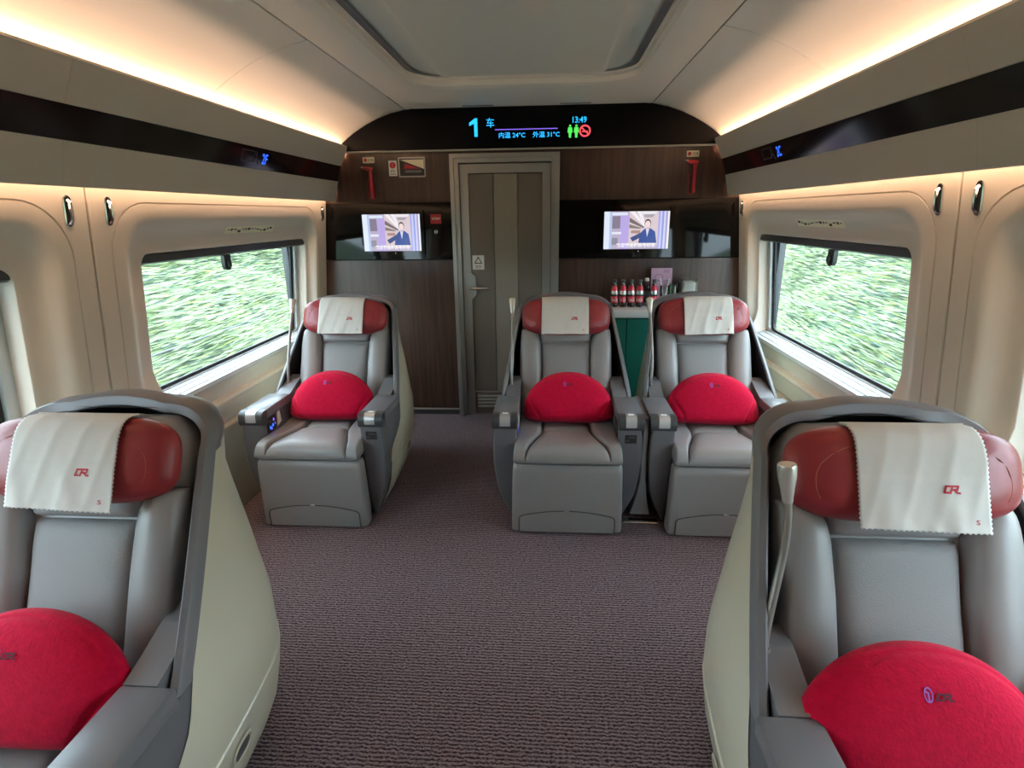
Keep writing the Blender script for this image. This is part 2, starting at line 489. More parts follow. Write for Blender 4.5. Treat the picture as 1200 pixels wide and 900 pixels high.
        # roller blind cassette along the top and its pull
        c = MB(); c.prism([(X(1.405, 0.066), 1.402), (X(1.40, 0.066), 1.368), (X(1.39, 0.078), 1.360), (X(1.39, 0.112), 1.358), (X(1.40, 0.112), 1.402)], 'y', w0 + 0.004, w1 - 0.004)
        part(c, 'blind_cassette', M_CHAR)
        ym = (w0 + w1) / 2 - (0.13 if k == 0 else 0)
        h = MB()
        o1 = rrect(ym - 0.032, ym + 0.032, 1.278, 1.372, (0.028, 0.006, 0.006, 0.028), 6, 1)
        h.grid([[(X(1.3, 0.098), p[0], p[1]) for p in o1], [(X(1.3, 0.078), p[0], p[1]) for p in o1]], cv=True)
        h.add([(X(1.3, 0.078), p[0], p[1]) for p in o1], [tuple(range(len(o1)))])
        h.add([(X(1.3, 0.098), p[0], p[1]) for p in o1], [tuple(range(len(o1)))])
        kn = [(ym + 0.016 * math.cos(a * math.pi / 8), 1.312 + 0.022 * math.sin(a * math.pi / 8)) for a in range(16)]
        h.grid([[(X(1.3, 0.080), p[0], p[1]) for p in kn], [(X(1.3, 0.066), p[0], p[1]) for p in kn]], cv=True)
        h.add([(X(1.3, 0.066), p[0], p[1]) for p in kn], [tuple(range(16))])
        part(h, 'blind_pull', M_CHAR, 40)
        # sticker strip above the window
        if k == 0:
            st = empty('window_sticker', (X(1.49, 0.04), 3.05, 1.49))
            tag(st, 'narrow cream instruction sticker above the %s window' % ('left-hand' if sg < 0 else 'right-hand'), 'sticker')
            y0, y1 = (2.92, 3.45) if sg < 0 else (2.79, 3.31)
            zc_ = 1.487
            xs = lambda z, d: X(z, 0.010 + (1.52 - z) * 0.55 - d) - 0.0
            # lies on the dished surround: sample its depth by the local rows
            b = MB(); b.grid([[(0, yy_, zc_ + dz_) for yy_ in (y0, y1)] for dz_ in (-0.018, -0.009, 0.0, 0.009, 0.018)])
            dpt = lambda z: lerp([(1.405, 0.068), (1.41, 0.060), (1.414, 0.057), (1.433, 0.055), (1.461, 0.052), (1.485, 0.045), (1.505, 0.032), (1.525, 0.016), (1.545, 0.004), (1.56, 0.0)], z)
            b.v = [(X(p[2], dpt(p[2]) - 0.0015), p[1], p[2]) for p in b.v]
            o = b.build('sticker_base', M_LABEL, st); o.matrix_parent_inverse = Matrix.Translation(-st.location)
            q = MB()
            rr = random.Random(3)
            yy = y0 + 0.02
            while yy < y1 - 0.04:
                wd = rr.choice((0.014, 0.02, 0.03))
                zz = zc_ + rr.choice((-0.006, 0.0, 0.004)); hh = rr.choice((0.003, 0.006))
                for s_ in (0,):
                    pts = [(yy, zz - hh), (yy + wd, zz - hh), (yy + wd, zz + hh), (yy, zz + hh)]
                    q.add([(X(p[1], dpt(p[1]) - 0.0032), p[0], p[1]) for p in pts], [(0, 1, 2, 3)])
                yy += wd + 0.012
            o = q.build('sticker_text', M_INK, st); o.matrix_parent_inverse = Matrix.Translation(-st.location)
    # lower wall: ledge, service duct and kick strip
    lo = MB()
    lo.prism([(sg * 1.583, 0.632), (sg * 1.560, 0.628), (sg * 1.552, 0.612), (sg * 1.556, 0.598), (sg * 1.583, 0.592)], 'y', Y_REAR, Y_END)
    o = lo.build('ledge_trim', M_CREAM, root, 30); o.matrix_parent_inverse = inv
    for (a, b_) in ((Y_REAR, 1.98), (1.985, Y_END)):
        lo = MB(); lo.box(min(sg * 1.568, sg * 1.60), max(sg * 1.568, sg * 1.60), a, b_, 0.50, 0.592)
        o = lo.build('lower_panel', M_CREAM, root); o.matrix_parent_inverse = inv
        lo = MB(); lo.box(min(sg * 1.53, sg * 1.60), max(sg * 1.53, sg * 1.60), a, b_, 0.0, 0.495, 0.01)
        o = lo.build('duct_panel', M_RACK, root); o.matrix_parent_inverse = inv
    # outer skin of the car so that no daylight leaks in beside the panels
    sk = MB()
    for (a, b_) in ((Y_REAR - 0.1, PANELS[2][0] + 0.26), (PANELS[2][1] - 0.24, PANELS[1][0] + 0.26), (PANELS[1][1] - 0.24, PANELS[0][0] + 0.285), (PANELS[0][1] - 0.21, Y_END + 0.3)):
        sk.box(min(sg * 1.72, sg * 1.76), max(sg * 1.72, sg * 1.76), a, b_, -0.1, 2.4)
    sk.box(min(sg * 1.72, sg * 1.76), max(sg * 1.72, sg * 1.76), Y_REAR, Y_END, -0.1, 0.70)
    sk.box(min(sg * 1.70, sg * 1.74), max(sg * 1.70, sg * 1.74), Y_REAR, Y_END, 1.435, 2.4)
    o = sk.build('outer_skin', M_CHAR, root); o.matrix_parent_inverse = inv
for sg in (-1, 1): side_wall(sg)

# ------------------------------------------------------------------ ceiling
CEILP = [(0.852, 2.258), (0.95, 2.236), (1.05, 2.203), (1.13, 2.168), (1.21, 2.124), (1.27, 2.085), (1.32, 2.045), (1.36, 2.022), (1.42, 2.000), (1.47, 1.980), (1.478, 1.932)]
ceil = tag(empty('ceiling', (0, 0, 2.26)), kind='structure')
cinv = Matrix.Translation((0, 0, -2.26))
JOINT = 2.575
for sg in (-1, 1):
    for (a, b) in ((Y_REAR, 0.37), (0.374, JOINT - 0.002), (JOINT + 0.002, Y_END)):
        mb = MB()
        n = 8
        mb.grid([[(sg * p[0], a + (b - a) * k / n, p[1]) for k in range(n + 1)] for p in CEILP])
        mb.grid([[(sg * p[0], y, p[1]) for p in CEILP] for y in (a, a + 0.0001)])
        for y in (a, b):
            mb.grid([[(sg * p[0], y, p[1]) for p in CEILP], [(sg * (p[0] + 0.004), y, p[1] + 0.012) for p in CEILP]])
        o = mb.build('cove_panel', M_CEIL, ceil, 40, fixn=False); o.matrix_parent_inverse = cinv
    mb = MB(); mb.box(min(sg * 0.845, sg * 0.853), max(sg * 0.845, sg * 0.853), Y_REAR, Y_END, 2.262, 2.285)
    o = mb.build('joint_strip', M_SEAM, ceil); o.matrix_parent_inverse = cinv
# centre frame with a rounded opening
RX, RY0, RY1 = 0.655, -1.6, 3.58
def cring(dx, z, r):
    return [(p[0], p[1], z) for p in rrect(-RX + dx, RX - dx, RY0 + dx, RY1 - dx, r, 10, 14)]
mb = MB()
outer = [(p[0], p[1], 2.258) for p in rrect(-0.846, 0.846, Y_REAR, Y_END, 0.001, 10, 14)]
mb.grid([[(p[0], p[1], 2.285) for p in outer], outer, cring(-0.075, 2.262, 0.30), cring(-0.03, 2.266, 0.26), cring(-0.004, 2.273, 0.235), cring(0.0, 2.278, 0.23), cring(0.003, 2.300, 0.225), cring(0.02, 2.306, 0.21), cring(0.022, 2.318, 0.21)], cv=True)
o = mb.build('centre_frame', M_CEIL, ceil, 35); o.matrix_parent_inverse = cinv
mb = MB(); mb.grid([cring(0.021, 2.318, 0.21), cring(0.055, 2.320, 0.19)], cv=True)
o = mb.build('recess_groove', M_GREYP, ceil); o.matrix_parent_inverse = cinv
for (a, b) in ((RY0 + 0.03, 0.5), (0.503, 2.335), (2.339, RY1 - 0.03)):
    prof = [(-0.64, 2.335), (-0.60, 2.330), (-0.47, 2.319), (-0.455, 2.316), (0.455, 2.316), (0.47, 2.319), (0.60, 2.330), (0.64, 2.335)]
    mb = MB(); mb.grid([[(x, a, z + 0.01) for x, z in prof], [(x, a, z) for x, z in prof], [(x, b, z) for x, z in prof], [(x, b, z + 0.01) for x, z in prof]])
    o = mb.build('recess_panel', M_RECESS, ceil); o.matrix_parent_inverse = cinv
for x in (-0.33, 0.33):
    mb = MB(); mb.box(x - 0.105, x + 0.105, 4.110, 4.128, 2.2545, 2.2600, 0.002, 1)
    o = mb.build('slot_vent', M_RIM, ceil); o.matrix_parent_inverse = cinv
mb = MB(); mb.box(-1.74, 1.74, Y_REAR - 0.1, Y_END + 0.3, 2.36, 2.40)
o = mb.build('roof_skin', M_ALU, ceil); o.matrix_parent_inverse = cinv

# ------------------------------------------------------------------ luggage racks with cove lighting
def rack(sg):
    t = empty('luggage_rack', (sg * 1.38, 1.0, 1.655))
    tag(t, 'beige luggage rack with black stripe and cove lights along the %s wall' % SIDE_NAME[sg], 'luggage rack')
    inv = Matrix.Translation(-t.location)
    def part(mb, name, mt, smooth=None):
        o = mb.build(name, mt, t, smooth); o.matrix_parent_inverse = inv; return o
    for (a, b) in ((Y_REAR, -0.4), (-0.3988, 1.80), (1.8012, 4.172)):
        mb = MB()
        mb.prism([(sg * x, z) for x, z in ((1.333, 1.897), (1.276, 2.020), (1.279, 2.029), (1.287, 2.031), (1.296, 2.018), (1.318, 1.965), (1.345, 1.955), (1.345, 1.90))], 'y', a, b)
        part(mb, 'upper_fascia', M_RACK)
        mb = MB()
        mb.prism([(sg * x, z) for x, z in ((1.368, 1.793), (1.400, 1.660), (1.404, 1.655), (1.411, 1.656), (1.414, 1.66), (1.40, 1.76), (1.385, 1.793))], 'y', a, b)
        part(mb, 'lower_fascia', M_RACK)
    mb = MB(); mb.prism([(sg * x, z) for x, z in ((1.336, 1.896), (1.371, 1.794), (1.39, 1.794), (1.36, 1.896))], 'y', Y_REAR, 4.171)
    part(mb, 'dark_stripe', M_STRIP)
    mb = MB(); mb.prism([(sg * x, z) for x, z in ((1.340, 1.950), (1.485, 1.926), (1.485, 1.885), (1.36, 1.89))], 'y', Y_REAR, 4.17)
    part(mb, 'cove_tray', M_RACK)
    mb = MB(); mb.prism([(sg * x, z) for x, z in ((1.40, 1.735), (1.50, 1.735), (1.50, 1.745), (1.40, 1.745))], 'y', Y_REAR, 4.17)
    part(mb, 'rack_underside', M_RACK)
    mb = MB(); mb.prism([(sg * x, z) for x, z in ((1.382, 1.957), (1.404, 1.950), (1.405, 1.955), (1.383, 1.962))], 'y', Y_REAR + 0.01, 4.16)
    part(mb, 'cove_light_strip', M_COVE)
    mb = MB(); mb.prism([(sg * x, z) for x, z in ((1.425, 1.728), (1.445, 1.728), (1.445, 1.734), (1.425, 1.734))], 'y', Y_REAR + 0.01, 4.16)
    part(mb, 'wall_light_strip', M_UNDER)
    # seat number in blue segments on the dark stripe
    def on(yy, zz, d=0.002):
        xs = 1.336 + (1.896 - zz) * (0.035 / 0.102)
        return (sg * (xs - d), yy, zz)
    yc = 3.08 if sg < 0 else 3.20
    dirn = 1 if sg < 0 else -1
    vf = fit2d(text2d('2F' if sg < 0 else '2C', 1, bold=0.01), -0.022, 0.022, 0, 0.05)
    part(_mb([on(yc + dirn * p[0] * 1.3, 1.822 + p[1]) for p in vf[0]], vf[1]), 'seat_number', M_LED_BLUE)
    # square icon and arrow
    b = strokes2d([[(0, 0), (0, 0.05), (0.12, 0.05), (0.12, 0.0), (0, 0)]], 0.004, 1)
    part(_mb([on(yc - dirn * 0.23 + dirn * p[0], 1.825 + p[1]) for p in b[0]], b[1]), 'stripe_icon', M_CHAR)
    b = strokes2d([[(0, 0.05), (0.0, 0.02), (0.035, -0.01)], [(0.0, 0.02), (-0.02, 0.0)]], 0.006, 1)
    part(_mb([on(yc - dirn * 0.09 + dirn * p[0], 1.825 + p[1]) for p in b[0]], b[1]), 'stripe_icon', M_GREYP)
def _mb(v, f):
    m = MB(); m.add(v, f); return m
for sg in (-1, 1): rack(sg)

# ------------------------------------------------------------------ end wall
DX0, DX1, DZ = -0.548, 0.230, 1.962      # outer edge of the door frame
we = tag(empty('wall_end', (0, Y_END, 0)), kind='structure')
wei = Matrix.Translation((0, -Y_END, 0))
def wpart(mb, name, mt, smooth=None, parent=we, inv=wei):
    o = mb.build(name, mt, parent, smooth); o.matrix_parent_inverse = inv; return o
for (x0, x1) in ((-1.60, DX0), (DX1, 1.60)):
    mb = MB(); mb.box(x0, x1, Y_END, Y_END + 0.03, 0.055, 1.232, 0.002, 1); wpart(mb, 'wood_panel', M_WOOD)
    mb = MB(); mb.box(x0, x1, Y_END, Y_END + 0.03, 1.652, 2.0, 0.002, 1); wpart(mb, 'wood_panel', M_WOOD)
    mb = MB(); mb.box(x0, x1, Y_END - 0.004, Y_END + 0.03, 1.236, 1.642, 0.002, 1); wpart(mb, 'glass_panel', M_BLACKGLASS)
    mb = MB(); mb.box(x0, x1, Y_END - 0.004, Y_END + 0.03, 1.642, 1.652, 0.002, 1); wpart(mb, 'trim_strip', M_WOOD)
    mb = MB(); mb.box(x0, x1, Y_END - 0.008, Y_END + 0.03, 0.040, 0.054, 0.002, 1); wpart(mb, 'kick_trim', M_STEEL)
    mb = MB(); mb.box(x0, x1, Y_END + 0.006, Y_END + 0.03, 0.0, 0.040); wpart(mb, 'kick_board', M_CHAR)
mb = MB(); mb.box(DX0, DX1, Y_END, Y_END + 0.03, DZ, 2.0); wpart(mb, 'wood_panel', M_WOOD)
mb = MB(); mb.box(-1.72, 1.72, Y_END + 0.09, Y_END + 0.12, -0.1, 2.4); wpart(mb, 'bulkhead_core', M_CHAR)
mb = MB(); mb.box(-1.29, 1.29, Y_END - 0.035, Y_END + 0.0, 1.982, 1.992, 0.003, 1); wpart(mb, 'header_trim', M_RACK)

# door and its frame
dr = tag(empty('door_1', ((DX0 + DX1) / 2, Y_END, 0)), kind='structure')
dri = Matrix.Translation((-(DX0 + DX1) / 2, -Y_END, 0))
def dpart(mb, name, mt, smooth=None): return wpart(mb, name, mt, smooth, dr, dri)
FW = 0.055
def frame_u(x0, x1, zt, fw, y0, y1, name, mt):
    q = MB(); q.prism([(x0, 0), (x0 + fw, 0), (x0 + fw, zt - fw), (x0, zt)], 'y', y0, y1); dpart(q, name, mt)
    q = MB(); q.prism([(x1, 0), (x1 - fw, 0), (x1 - fw, zt - fw), (x1, zt)], 'y', y0, y1); dpart(q, name, mt)
    q = MB(); q.prism([(x0, zt), (x0 + fw, zt - fw), (x1 - fw, zt - fw), (x1, zt)], 'y', y0, y1); dpart(q, name, mt)
frame_u(DX0, DX1, DZ, 0.028, Y_END - 0.045, Y_END + 0.03, 'frame', M_STEEL)
frame_u(DX0 + 0.028, DX1 - 0.028, DZ - 0.028, 0.030, Y_END - 0.025, Y_END + 0.03, 'frame', M_STEEL)
frame_u(DX0 + 0.062, DX1 - 0.062, DZ - 0.066, 0.060, Y_END + 0.012, Y_END + 0.045, 'leaf_border', M_STEEL)
mb = MB(); mb.box(DX0 + 0.04, DX1 - 0.04, Y_END + 0.05, Y_END + 0.06, 0.0, DZ - 0.04); dpart(mb, 'backing', M_SEAM)
lx0, lx1, lz = DX0 + 0.122, DX1 - 0.122, DZ - 0.13
s1, s2 = lx0 + (lx1 - lx0) * 0.335, lx0 + (lx1 - lx0) * 0.665
for (a, b, mt) in ((lx0, s1 - 0.0015, M_DOORD), (s1 + 0.0015, s2 - 0.0015, M_DOORL), (s2 + 0.0015, lx1, M_DOORD)):
    mb = MB(); mb.box(a, b, Y_END + 0.025, Y_END + 0.045, 0.20, lz, 0.003, 1); dpart(mb, 'leaf_panel', mt)
mb = MB(); mb.box(lx0, lx1, Y_END + 0.02, Y_END + 0.045, 0.185, 0.197, 0.002, 1); dpart(mb, 'leaf_strip', M_STEEL)
mb = MB(); mb.box(lx0, lx1, Y_END + 0.03, Y_END + 0.045, 0.0, 0.185); dpart(mb, 'kick_plate', M_DOORD)
for k in range(4):
    mb = MB(); mb.prism([(Y_END + 0.03, 0.055 + k * 0.028), (Y_END + 0.016, 0.060 + k * 0.028), (Y_END + 0.016, 0.066 + k * 0.028), (Y_END + 0.03, 0.078 + k * 0.028)], 'x', lx0 + 0.02, lx1 - 0.02); dpart(mb, 'vent_slat', M_STEEL)
# handle: notched plate and lever
hz = 1.02
mb = MB(); mb.prism([(lx0 - 0.055, hz + 0.13), (lx0 - 0.01, hz + 0.12), (lx0 + 0.035, hz + 0.085), (lx0 + 0.035, hz - 0.055), (lx0 - 0.01, hz - 0.10), (lx0 - 0.055, hz - 0.11)], 'y', Y_END + 0.005, Y_END + 0.028); dpart(mb, 'handle_plate', M_STEEL)
mb = MB(); mb.tube([(lx0 + 0.0, Y_END + 0.01, hz), (lx0 + 0.0, Y_END - 0.03, hz), (lx0 + 0.01, Y_END - 0.04, hz), (lx0 + 0.14, Y_END - 0.04, hz)], 0.011, 10); dpart(mb, 'lever', M_CHROME, 40)
# warning sticker
sx, sz = lx0 + 0.012, 1.155
mb = MB(); mb.box(sx, sx + 0.088, Y_END + 0.0225, Y_END + 0.026, sz, sz + 0.105); dpart(mb, 'warning_sticker', M_WHITE)
tri = strokes2d([[(0.018, 0.048), (0.044, 0.092), (0.070, 0.048), (0.018, 0.048)]], 0.006, 1)
printed('sticker_triangle', tri, lambda a, b: (sx + a - (DX0 + DX1) / 2, 0.0215, sz + b), M_INK, dr)
wt = fit2d(text2d('夹手'), 0.022, 0.066, 0.010, 0.034)
printed('sticker_text', wt, lambda a, b: (sx + a - (DX0 + DX1) / 2, 0.0215, sz + b), M_INK, dr)

# ------------------------------------------------------------------ information display over the door
db = empty('information_display', (0, Y_END - 0.03, 1.992))
tag(db, 'black arched information display over the door with lit blue characters', 'display')
dbi = Matrix.Translation(-db.location)
arch = [(-1.283, 1.992), (1.283, 1.992), (1.30, 2.05)] + [(p[0] - 0.004, p[1] - 0.004) for p in CEILP[::-1] if p[0] < 1.33 and p[0] > 0.86] + [(0.80, 2.2565), (0, 2.2575), (-0.80, 2.2565)] + [(-p[0] + 0.004, p[1] - 0.004) for p in CEILP if p[0] < 1.33 and p[0] > 0.86] + [(-1.30, 2.05)]
mb = MB(); mb.prism(arch, 'y', Y_END - 0.030, Y_END - 0.002)
o = mb.build('display_panel', M_DISPLAY, db); o.matrix_parent_inverse = dbi
def glyph(name, vf, mt):
    printed(name, vf, lambda a, b: (a * 0.95 - 0.030, -0.0015, (b - 2.12) * 0.93 + 2.12 - 1.992), mt, db)
def gx(px_): return (px_ - 640.0) / 650.0 * 4.0      # rough scale used only to lay the characters out along the board
XD = lambda t: -0.335 + t * 0.80                      # 0..1 along the lit line of characters
glyph('carriage_number', ([(-0.352, 2.066), (-0.328, 2.066), (-0.328, 2.192), (-0.346, 2.192), (-0.388, 2.162), (-0.388, 2.140), (-0.352, 2.156)], [tuple(range(7))]), M_LED_CYAN)
glyph('carriage_word', fit2d(text2d('车'), -0.262, -0.205, 2.125, 2.192), M_LED_CYAN)
glyph('divider_line', ([(-0.20, 2.108), (0.255, 2.108), (0.255, 2.114), (-0.20, 2.114)], [(0, 1, 2, 3)]), M_LED_LILAC)
glyph('inside_temperature', fit2d(text2d('内温 24°C', bold=0.01), -0.172, 0.020, 2.052, 2.093), M_LED_CYAN)
glyph('outside_temperature', fit2d(text2d('外温 31°C', bold=0.01), 0.075, 0.270, 2.052, 2.093), M_LED_CYAN)
glyph('clock', fit2d(text2d('13:49', bold=0.01), 0.362, 0.462, 2.145, 2.187), M_LED_CYAN)
for x in (0.345, 0.390):
    head = ([(x + 0.008 * math.cos(k * math.pi / 5), 2.126 + 0.008 * math.sin(k * math.pi / 5)) for k in range(10)], [tuple(range(10))])
    glyph('toilet_sign', head, M_LED_GREEN)
    body = ([(x - 0.014, 2.116), (x + 0.014, 2.116), (x + 0.018, 2.080), (x + 0.010, 2.080), (x + 0.008, 2.045), (x - 0.008, 2.045), (x - 0.010, 2.080), (x - 0.018, 2.080)], [tuple(range(8))])
    glyph('toilet_sign', body, M_LED_GREEN)
c0 = (0.452, 2.090)
ringp = [[(c0[0] + r * math.cos(k * math.pi / 12), c0[1] + r * math.sin(k * math.pi / 12)) for k in range(24)] for r in (0.030, 0.042)]
glyph('no_smoking_sign', (ringp[0] + ringp[1], [(k, (k + 1) % 24, 24 + (k + 1) % 24, 24 + k) for k in range(24)]), M_LED_RED)
glyph('no_smoking_sign', strokes2d([[(c0[0] - 0.022, c0[1] + 0.02), (c0[0] + 0.022, c0[1] - 0.02)], [(c0[0] - 0.018, c0[1] - 0.004), (c0[0] + 0.018, c0[1] - 0.004)]], 0.009, 1), M_LED_RED)

# ------------------------------------------------------------------ televisions
def television(x0, x1, z0, z1, label):
    t = empty('television', ((x0 + x1) / 2, Y_END - 0.004, z0 - 0.035))
    tag(t, label, 'television')
    inv = Matrix.Translation(-t.location)
    mb = MB()
    b = 0.026
    yf, yb = Y_END - 0.030, Y_END - 0.004
    o_ = rrect(x0 - b, x1 + b, z0 - b * 1.3, z1 + b, 0.008, 3, 1); i_ = rrect(x0, x1, z0, z1, 0.002, 3, 1)
    mb.grid([[(p[0], yb, p[1]) for p in o_], [(p[0], yf + 0.003, p[1]) for p in o_], [(p[0] * 1.0, yf, p[1]) for p in o_], [(p[0], yf, p[1]) for p in i_], [(p[0], yf + 0.006, p[1]) for p in i_]], cv=True)
    o = mb.build('bezel', M_BLACKGLASS, t, 30); o.matrix_parent_inverse = inv
    W, H = x1 - x0, z1 - z0
    polys = []
    def R(a, b2, c, d, col): polys.append(([(a, c), (b2, c), (b2, d), (a, d)], col))
    R(0, 1, 0, 1, (0.52, 0.46, 0.62))
    R(0, 0.125, 0, 1, (0.80, 0.88, 1.0)); R(0.085, 0.125, 0, 1, (0.50, 0.60, 0.86))
    R(0.125, 0.25, 0.55, 0.88, (0.26, 0.22, 0.30)); R(0.125, 0.36, 0.90, 0.97, (0.78, 0.86, 0.98))
    R(0.25, 0.385, 0, 0.90, (0.52, 0.42, 0.82)); R(0.125, 0.27, 0.40, 0.46, (0.86, 0.86, 0.98)); R(0.125, 0.22, 0.12, 0.30, (0.30, 0.28, 0.36))
    R(0.385, 0.84, 0.10, 1, (0.74, 0.62, 0.66))
    for a in ((0.385, 1.0, 0.46, 1.0), (0.50, 1.0, 0.56, 1.0)):
        polys.append(([(a[0], a[1]), (a[2], a[3]), (0.66, 0.58), (0.64, 0.56)], (0.93, 0.90, 0.95)))
    polys.append(([(0.39, 0.84), (0.63, 0.58), (0.60, 0.56), (0.39, 0.72)], (0.20, 0.16, 0.16)))
    polys.append(([(0.39, 0.66), (0.58, 0.56), (0.56, 0.54), (0.39, 0.56)], (0.25, 0.20, 0.18)))
    polys.append(([(0.56, 1.0), (0.82, 1.0), (0.74, 0.84), (0.62, 0.84)], (0.85, 0.84, 0.88)))
    polys.append(([(0.60, 0.92), (0.78, 0.92), (0.74, 0.84), (0.62, 0.84)], (0.42, 0.38, 0.44)))
    R(0.42, 0.56, 0.42, 0.50, (0.45, 0.28, 0.24))
    # presenter in a blue suit, one arm stretched out
    def E(cx, cy, rx, ry, col): polys.append(([(cx + rx * math.cos(k * math.pi / 8), cy + ry * math.sin(k * math.pi / 8)) for k in range(16)], col))
    polys.append(([(0.54, 0.16), (0.56, 0.42), (0.63, 0.54), (0.72, 0.55), (0.79, 0.46), (0.82, 0.16)], (0.045, 0.09, 0.34)))
    polys.append(([(0.57, 0.44), (0.60, 0.34), (0.45, 0.20), (0.41, 0.30)], (0.06, 0.09, 0.26)))
    polys.append(([(0.645, 0.54), (0.70, 0.54), (0.67, 0.32)], (0.75, 0.72, 0.88)))
    E(0.672, 0.68, 0.050, 0.115, (0.07, 0.05, 0.06)); E(0.672, 0.66, 0.042, 0.092, (0.92, 0.74, 0.74))
    for k, c in enumerate(((0.42, 0.42, 0.86), (0.62, 0.66, 0.95), (0.30, 0.36, 0.78), (0.72, 0.70, 0.95), (0.40, 0.38, 0.66), (0.95, 0.93, 1.0))):
        R(0.83 + k * 0.0283, 0.83 + (k + 1) * 0.0284, 0, 1, c)
    vs, fs, cols = [], [], []
    for d, (pts, col) in enumerate(polys):
        k = len(vs)
        vs += [(x0 + p[0] * W, yf + 0.006 - d * 0.00012, z0 + p[1] * H) for p in pts]
        fs.append(tuple(range(k, k + len(pts)))); cols.append(col)
    cap = fit2d(text2d('欢迎乘坐和谐号动车', bold=0.03), 0.20, 0.80, 0.045, 0.165)
    k = len(vs)
    vs += [(x0 + p[0] * W, yf + 0.001, z0 + p[1] * H) for p in cap[0]]
    fs += [tuple(i + k for i in f) for f in cap[1]]; cols += [(0.97, 0.97, 1.0)] * len(cap[1])
    me = bpy.data.meshes.new('screen'); me.from_pydata(vs, [], fs)
    ca = me.color_attributes.new('print', 'FLOAT_COLOR', 'CORNER')
    data = []
    for p in me.polygons:
        for _ in p.loop_indices: data += [*cols[p.index], 1.0]
    ca.data.foreach_set('color', data)
    me.materials.append(M_SCREEN)
    o = link(bpy.data.objects.new('screen', me), t); o.matrix_parent_inverse = inv
    mb = MB(); mb.lathe([(0, 0), (0.003, 0), (0.003, 0.003), (0, 0.003)], n=8)
    mb.v = [((x0 + x1) / 2 + 0.02 + p[0], yf - p[2], z0 - 0.016 + p[1]) for p in mb.v]
    o = mb.build('power_light', M_LED_RED if False else emitter('power_light_white', (0.9, 0.95, 0.9), 0.8), t); o.matrix_parent_inverse = inv
television(-1.216, -0.785, 1.300, 1.562, 'lit wall television to the left of the door')
television(0.552, 1.012, 1.300, 1.560, 'lit wall television to the right of the door')

# ------------------------------------------------------------------ small fittings on the end wall
def hammer(x, z, mirror, label):
    t = empty('emergency_hammer', (x, Y_END, z)); tag(t, label, 'hammer')
    def P(mb, name, mt, s=None): return mb.build(name, mt, t, s)
    mb = MB(); mb.prism([(-0.026, -0.145), (0.026, -0.145), (0.026, 0.0), (-0.026, 0.0)], 'y', -0.004, 0.0); P(mb, 'holder_back', M_INK)
    rr_ = strokes2d([[(-0.026, -0.145), (0.026, -0.145), (0.026, 0.0), (-0.026, 0.0), (-0.026, -0.145)]], 0.006, 1)
    mb = MB(); mb.add([(p[0], -0.008, p[1]) for p in rr_[0]], rr_[1]); P(mb, 'holder_frame', M_REDP)
    mb = MB(); mb.box(-0.004, 0.026, -0.034, -0.010, -0.14, 0.082, 0.008, 2); P(mb, 'handle', M_REDP, 40)
    mb = MB(); mb.tube([(0.032, -0.022, 0.088), (-0.03, -0.022, 0.098), (-0.048, -0.022, 0.103)], [0.017, 0.015, 0.012], 10); P(mb, 'hammer_head', M_REDP, 40)
    mb = MB(); mb.tube([(-0.046, -0.022, 0.102), (-0.060, -0.022, 0.106), (-0.068, -0.022, 0.108)], [0.011, 0.008, 0.002], 10); P(mb, 'hammer_tip', M_CHROME, 40)
    t.scale = (0.85, 0.85, 0.85)
    return t
hammer(-1.135, 1.795, 1, 'red emergency hammer on the wood panel above the left television')
hammer(1.152, 1.800, 1, 'red emergency hammer on the wood panel above the right television')
def plaque(x0, x1, z0, z1, label, name, base, marks):
    t = empty(name, ((x0 + x1) / 2, Y_END, (z0 + z1) / 2)); tag(t, label, 'sign')
    mb = MB(); mb.box(-(x1 - x0) / 2, (x1 - x0) / 2, -0.004, 0.0, -(z1 - z0) / 2, (z1 - z0) / 2, 0.001, 1); mb.build('sign_plate', base, t)
    for nm, vf, mt in marks: printed(nm, vf, lambda a, b: (a, -0.0055, b), mt, t)
def disc(cx, cz, r, n=18): return ([(cx + r * math.cos(2 * math.pi * k / n), cz + r * math.sin(2 * math.pi * k / n)) for k in range(n)], [tuple(range(n))])
for x, s in ((-1.138, 'left'), (1.145, 'right')):
    plaque(x - 0.042, x + 0.042, 1.915, 1.955, 'small cream hammer sign over the %s emergency hammer' % s, 'hammer_sign', M_LABEL,
           [('sign_symbol', disc(-0.023, 0, 0.013), M_REDP), ('sign_text', fit2d(text2d('安全锤'), -0.004, 0.036, -0.012, 0.012), M_INK)])
plaque(-0.995, -0.935, 1.825, 1.930, 'white notice with a red disc beside the emergency brake box', 'brake_notice', M_WHITE,
       [('notice_disc', disc(0, 0.020, 0.022), M_REDL), ('notice_bar', ([(-0.004, 0.006), (0.004, 0.006), (0.004, 0.034), (-0.004, 0.034)], [(0, 1, 2, 3)]), M_WHITE),
        ('notice_text', fit2d(text2d('紧急'), -0.018, 0.018, -0.028, -0.010), M_INK), ('notice_text', ([(-0.02, -0.042), (0.02, -0.042), (0.02, -0.037), (-0.02, -0.037)], [(0, 1, 2, 3)]), M_INK)])
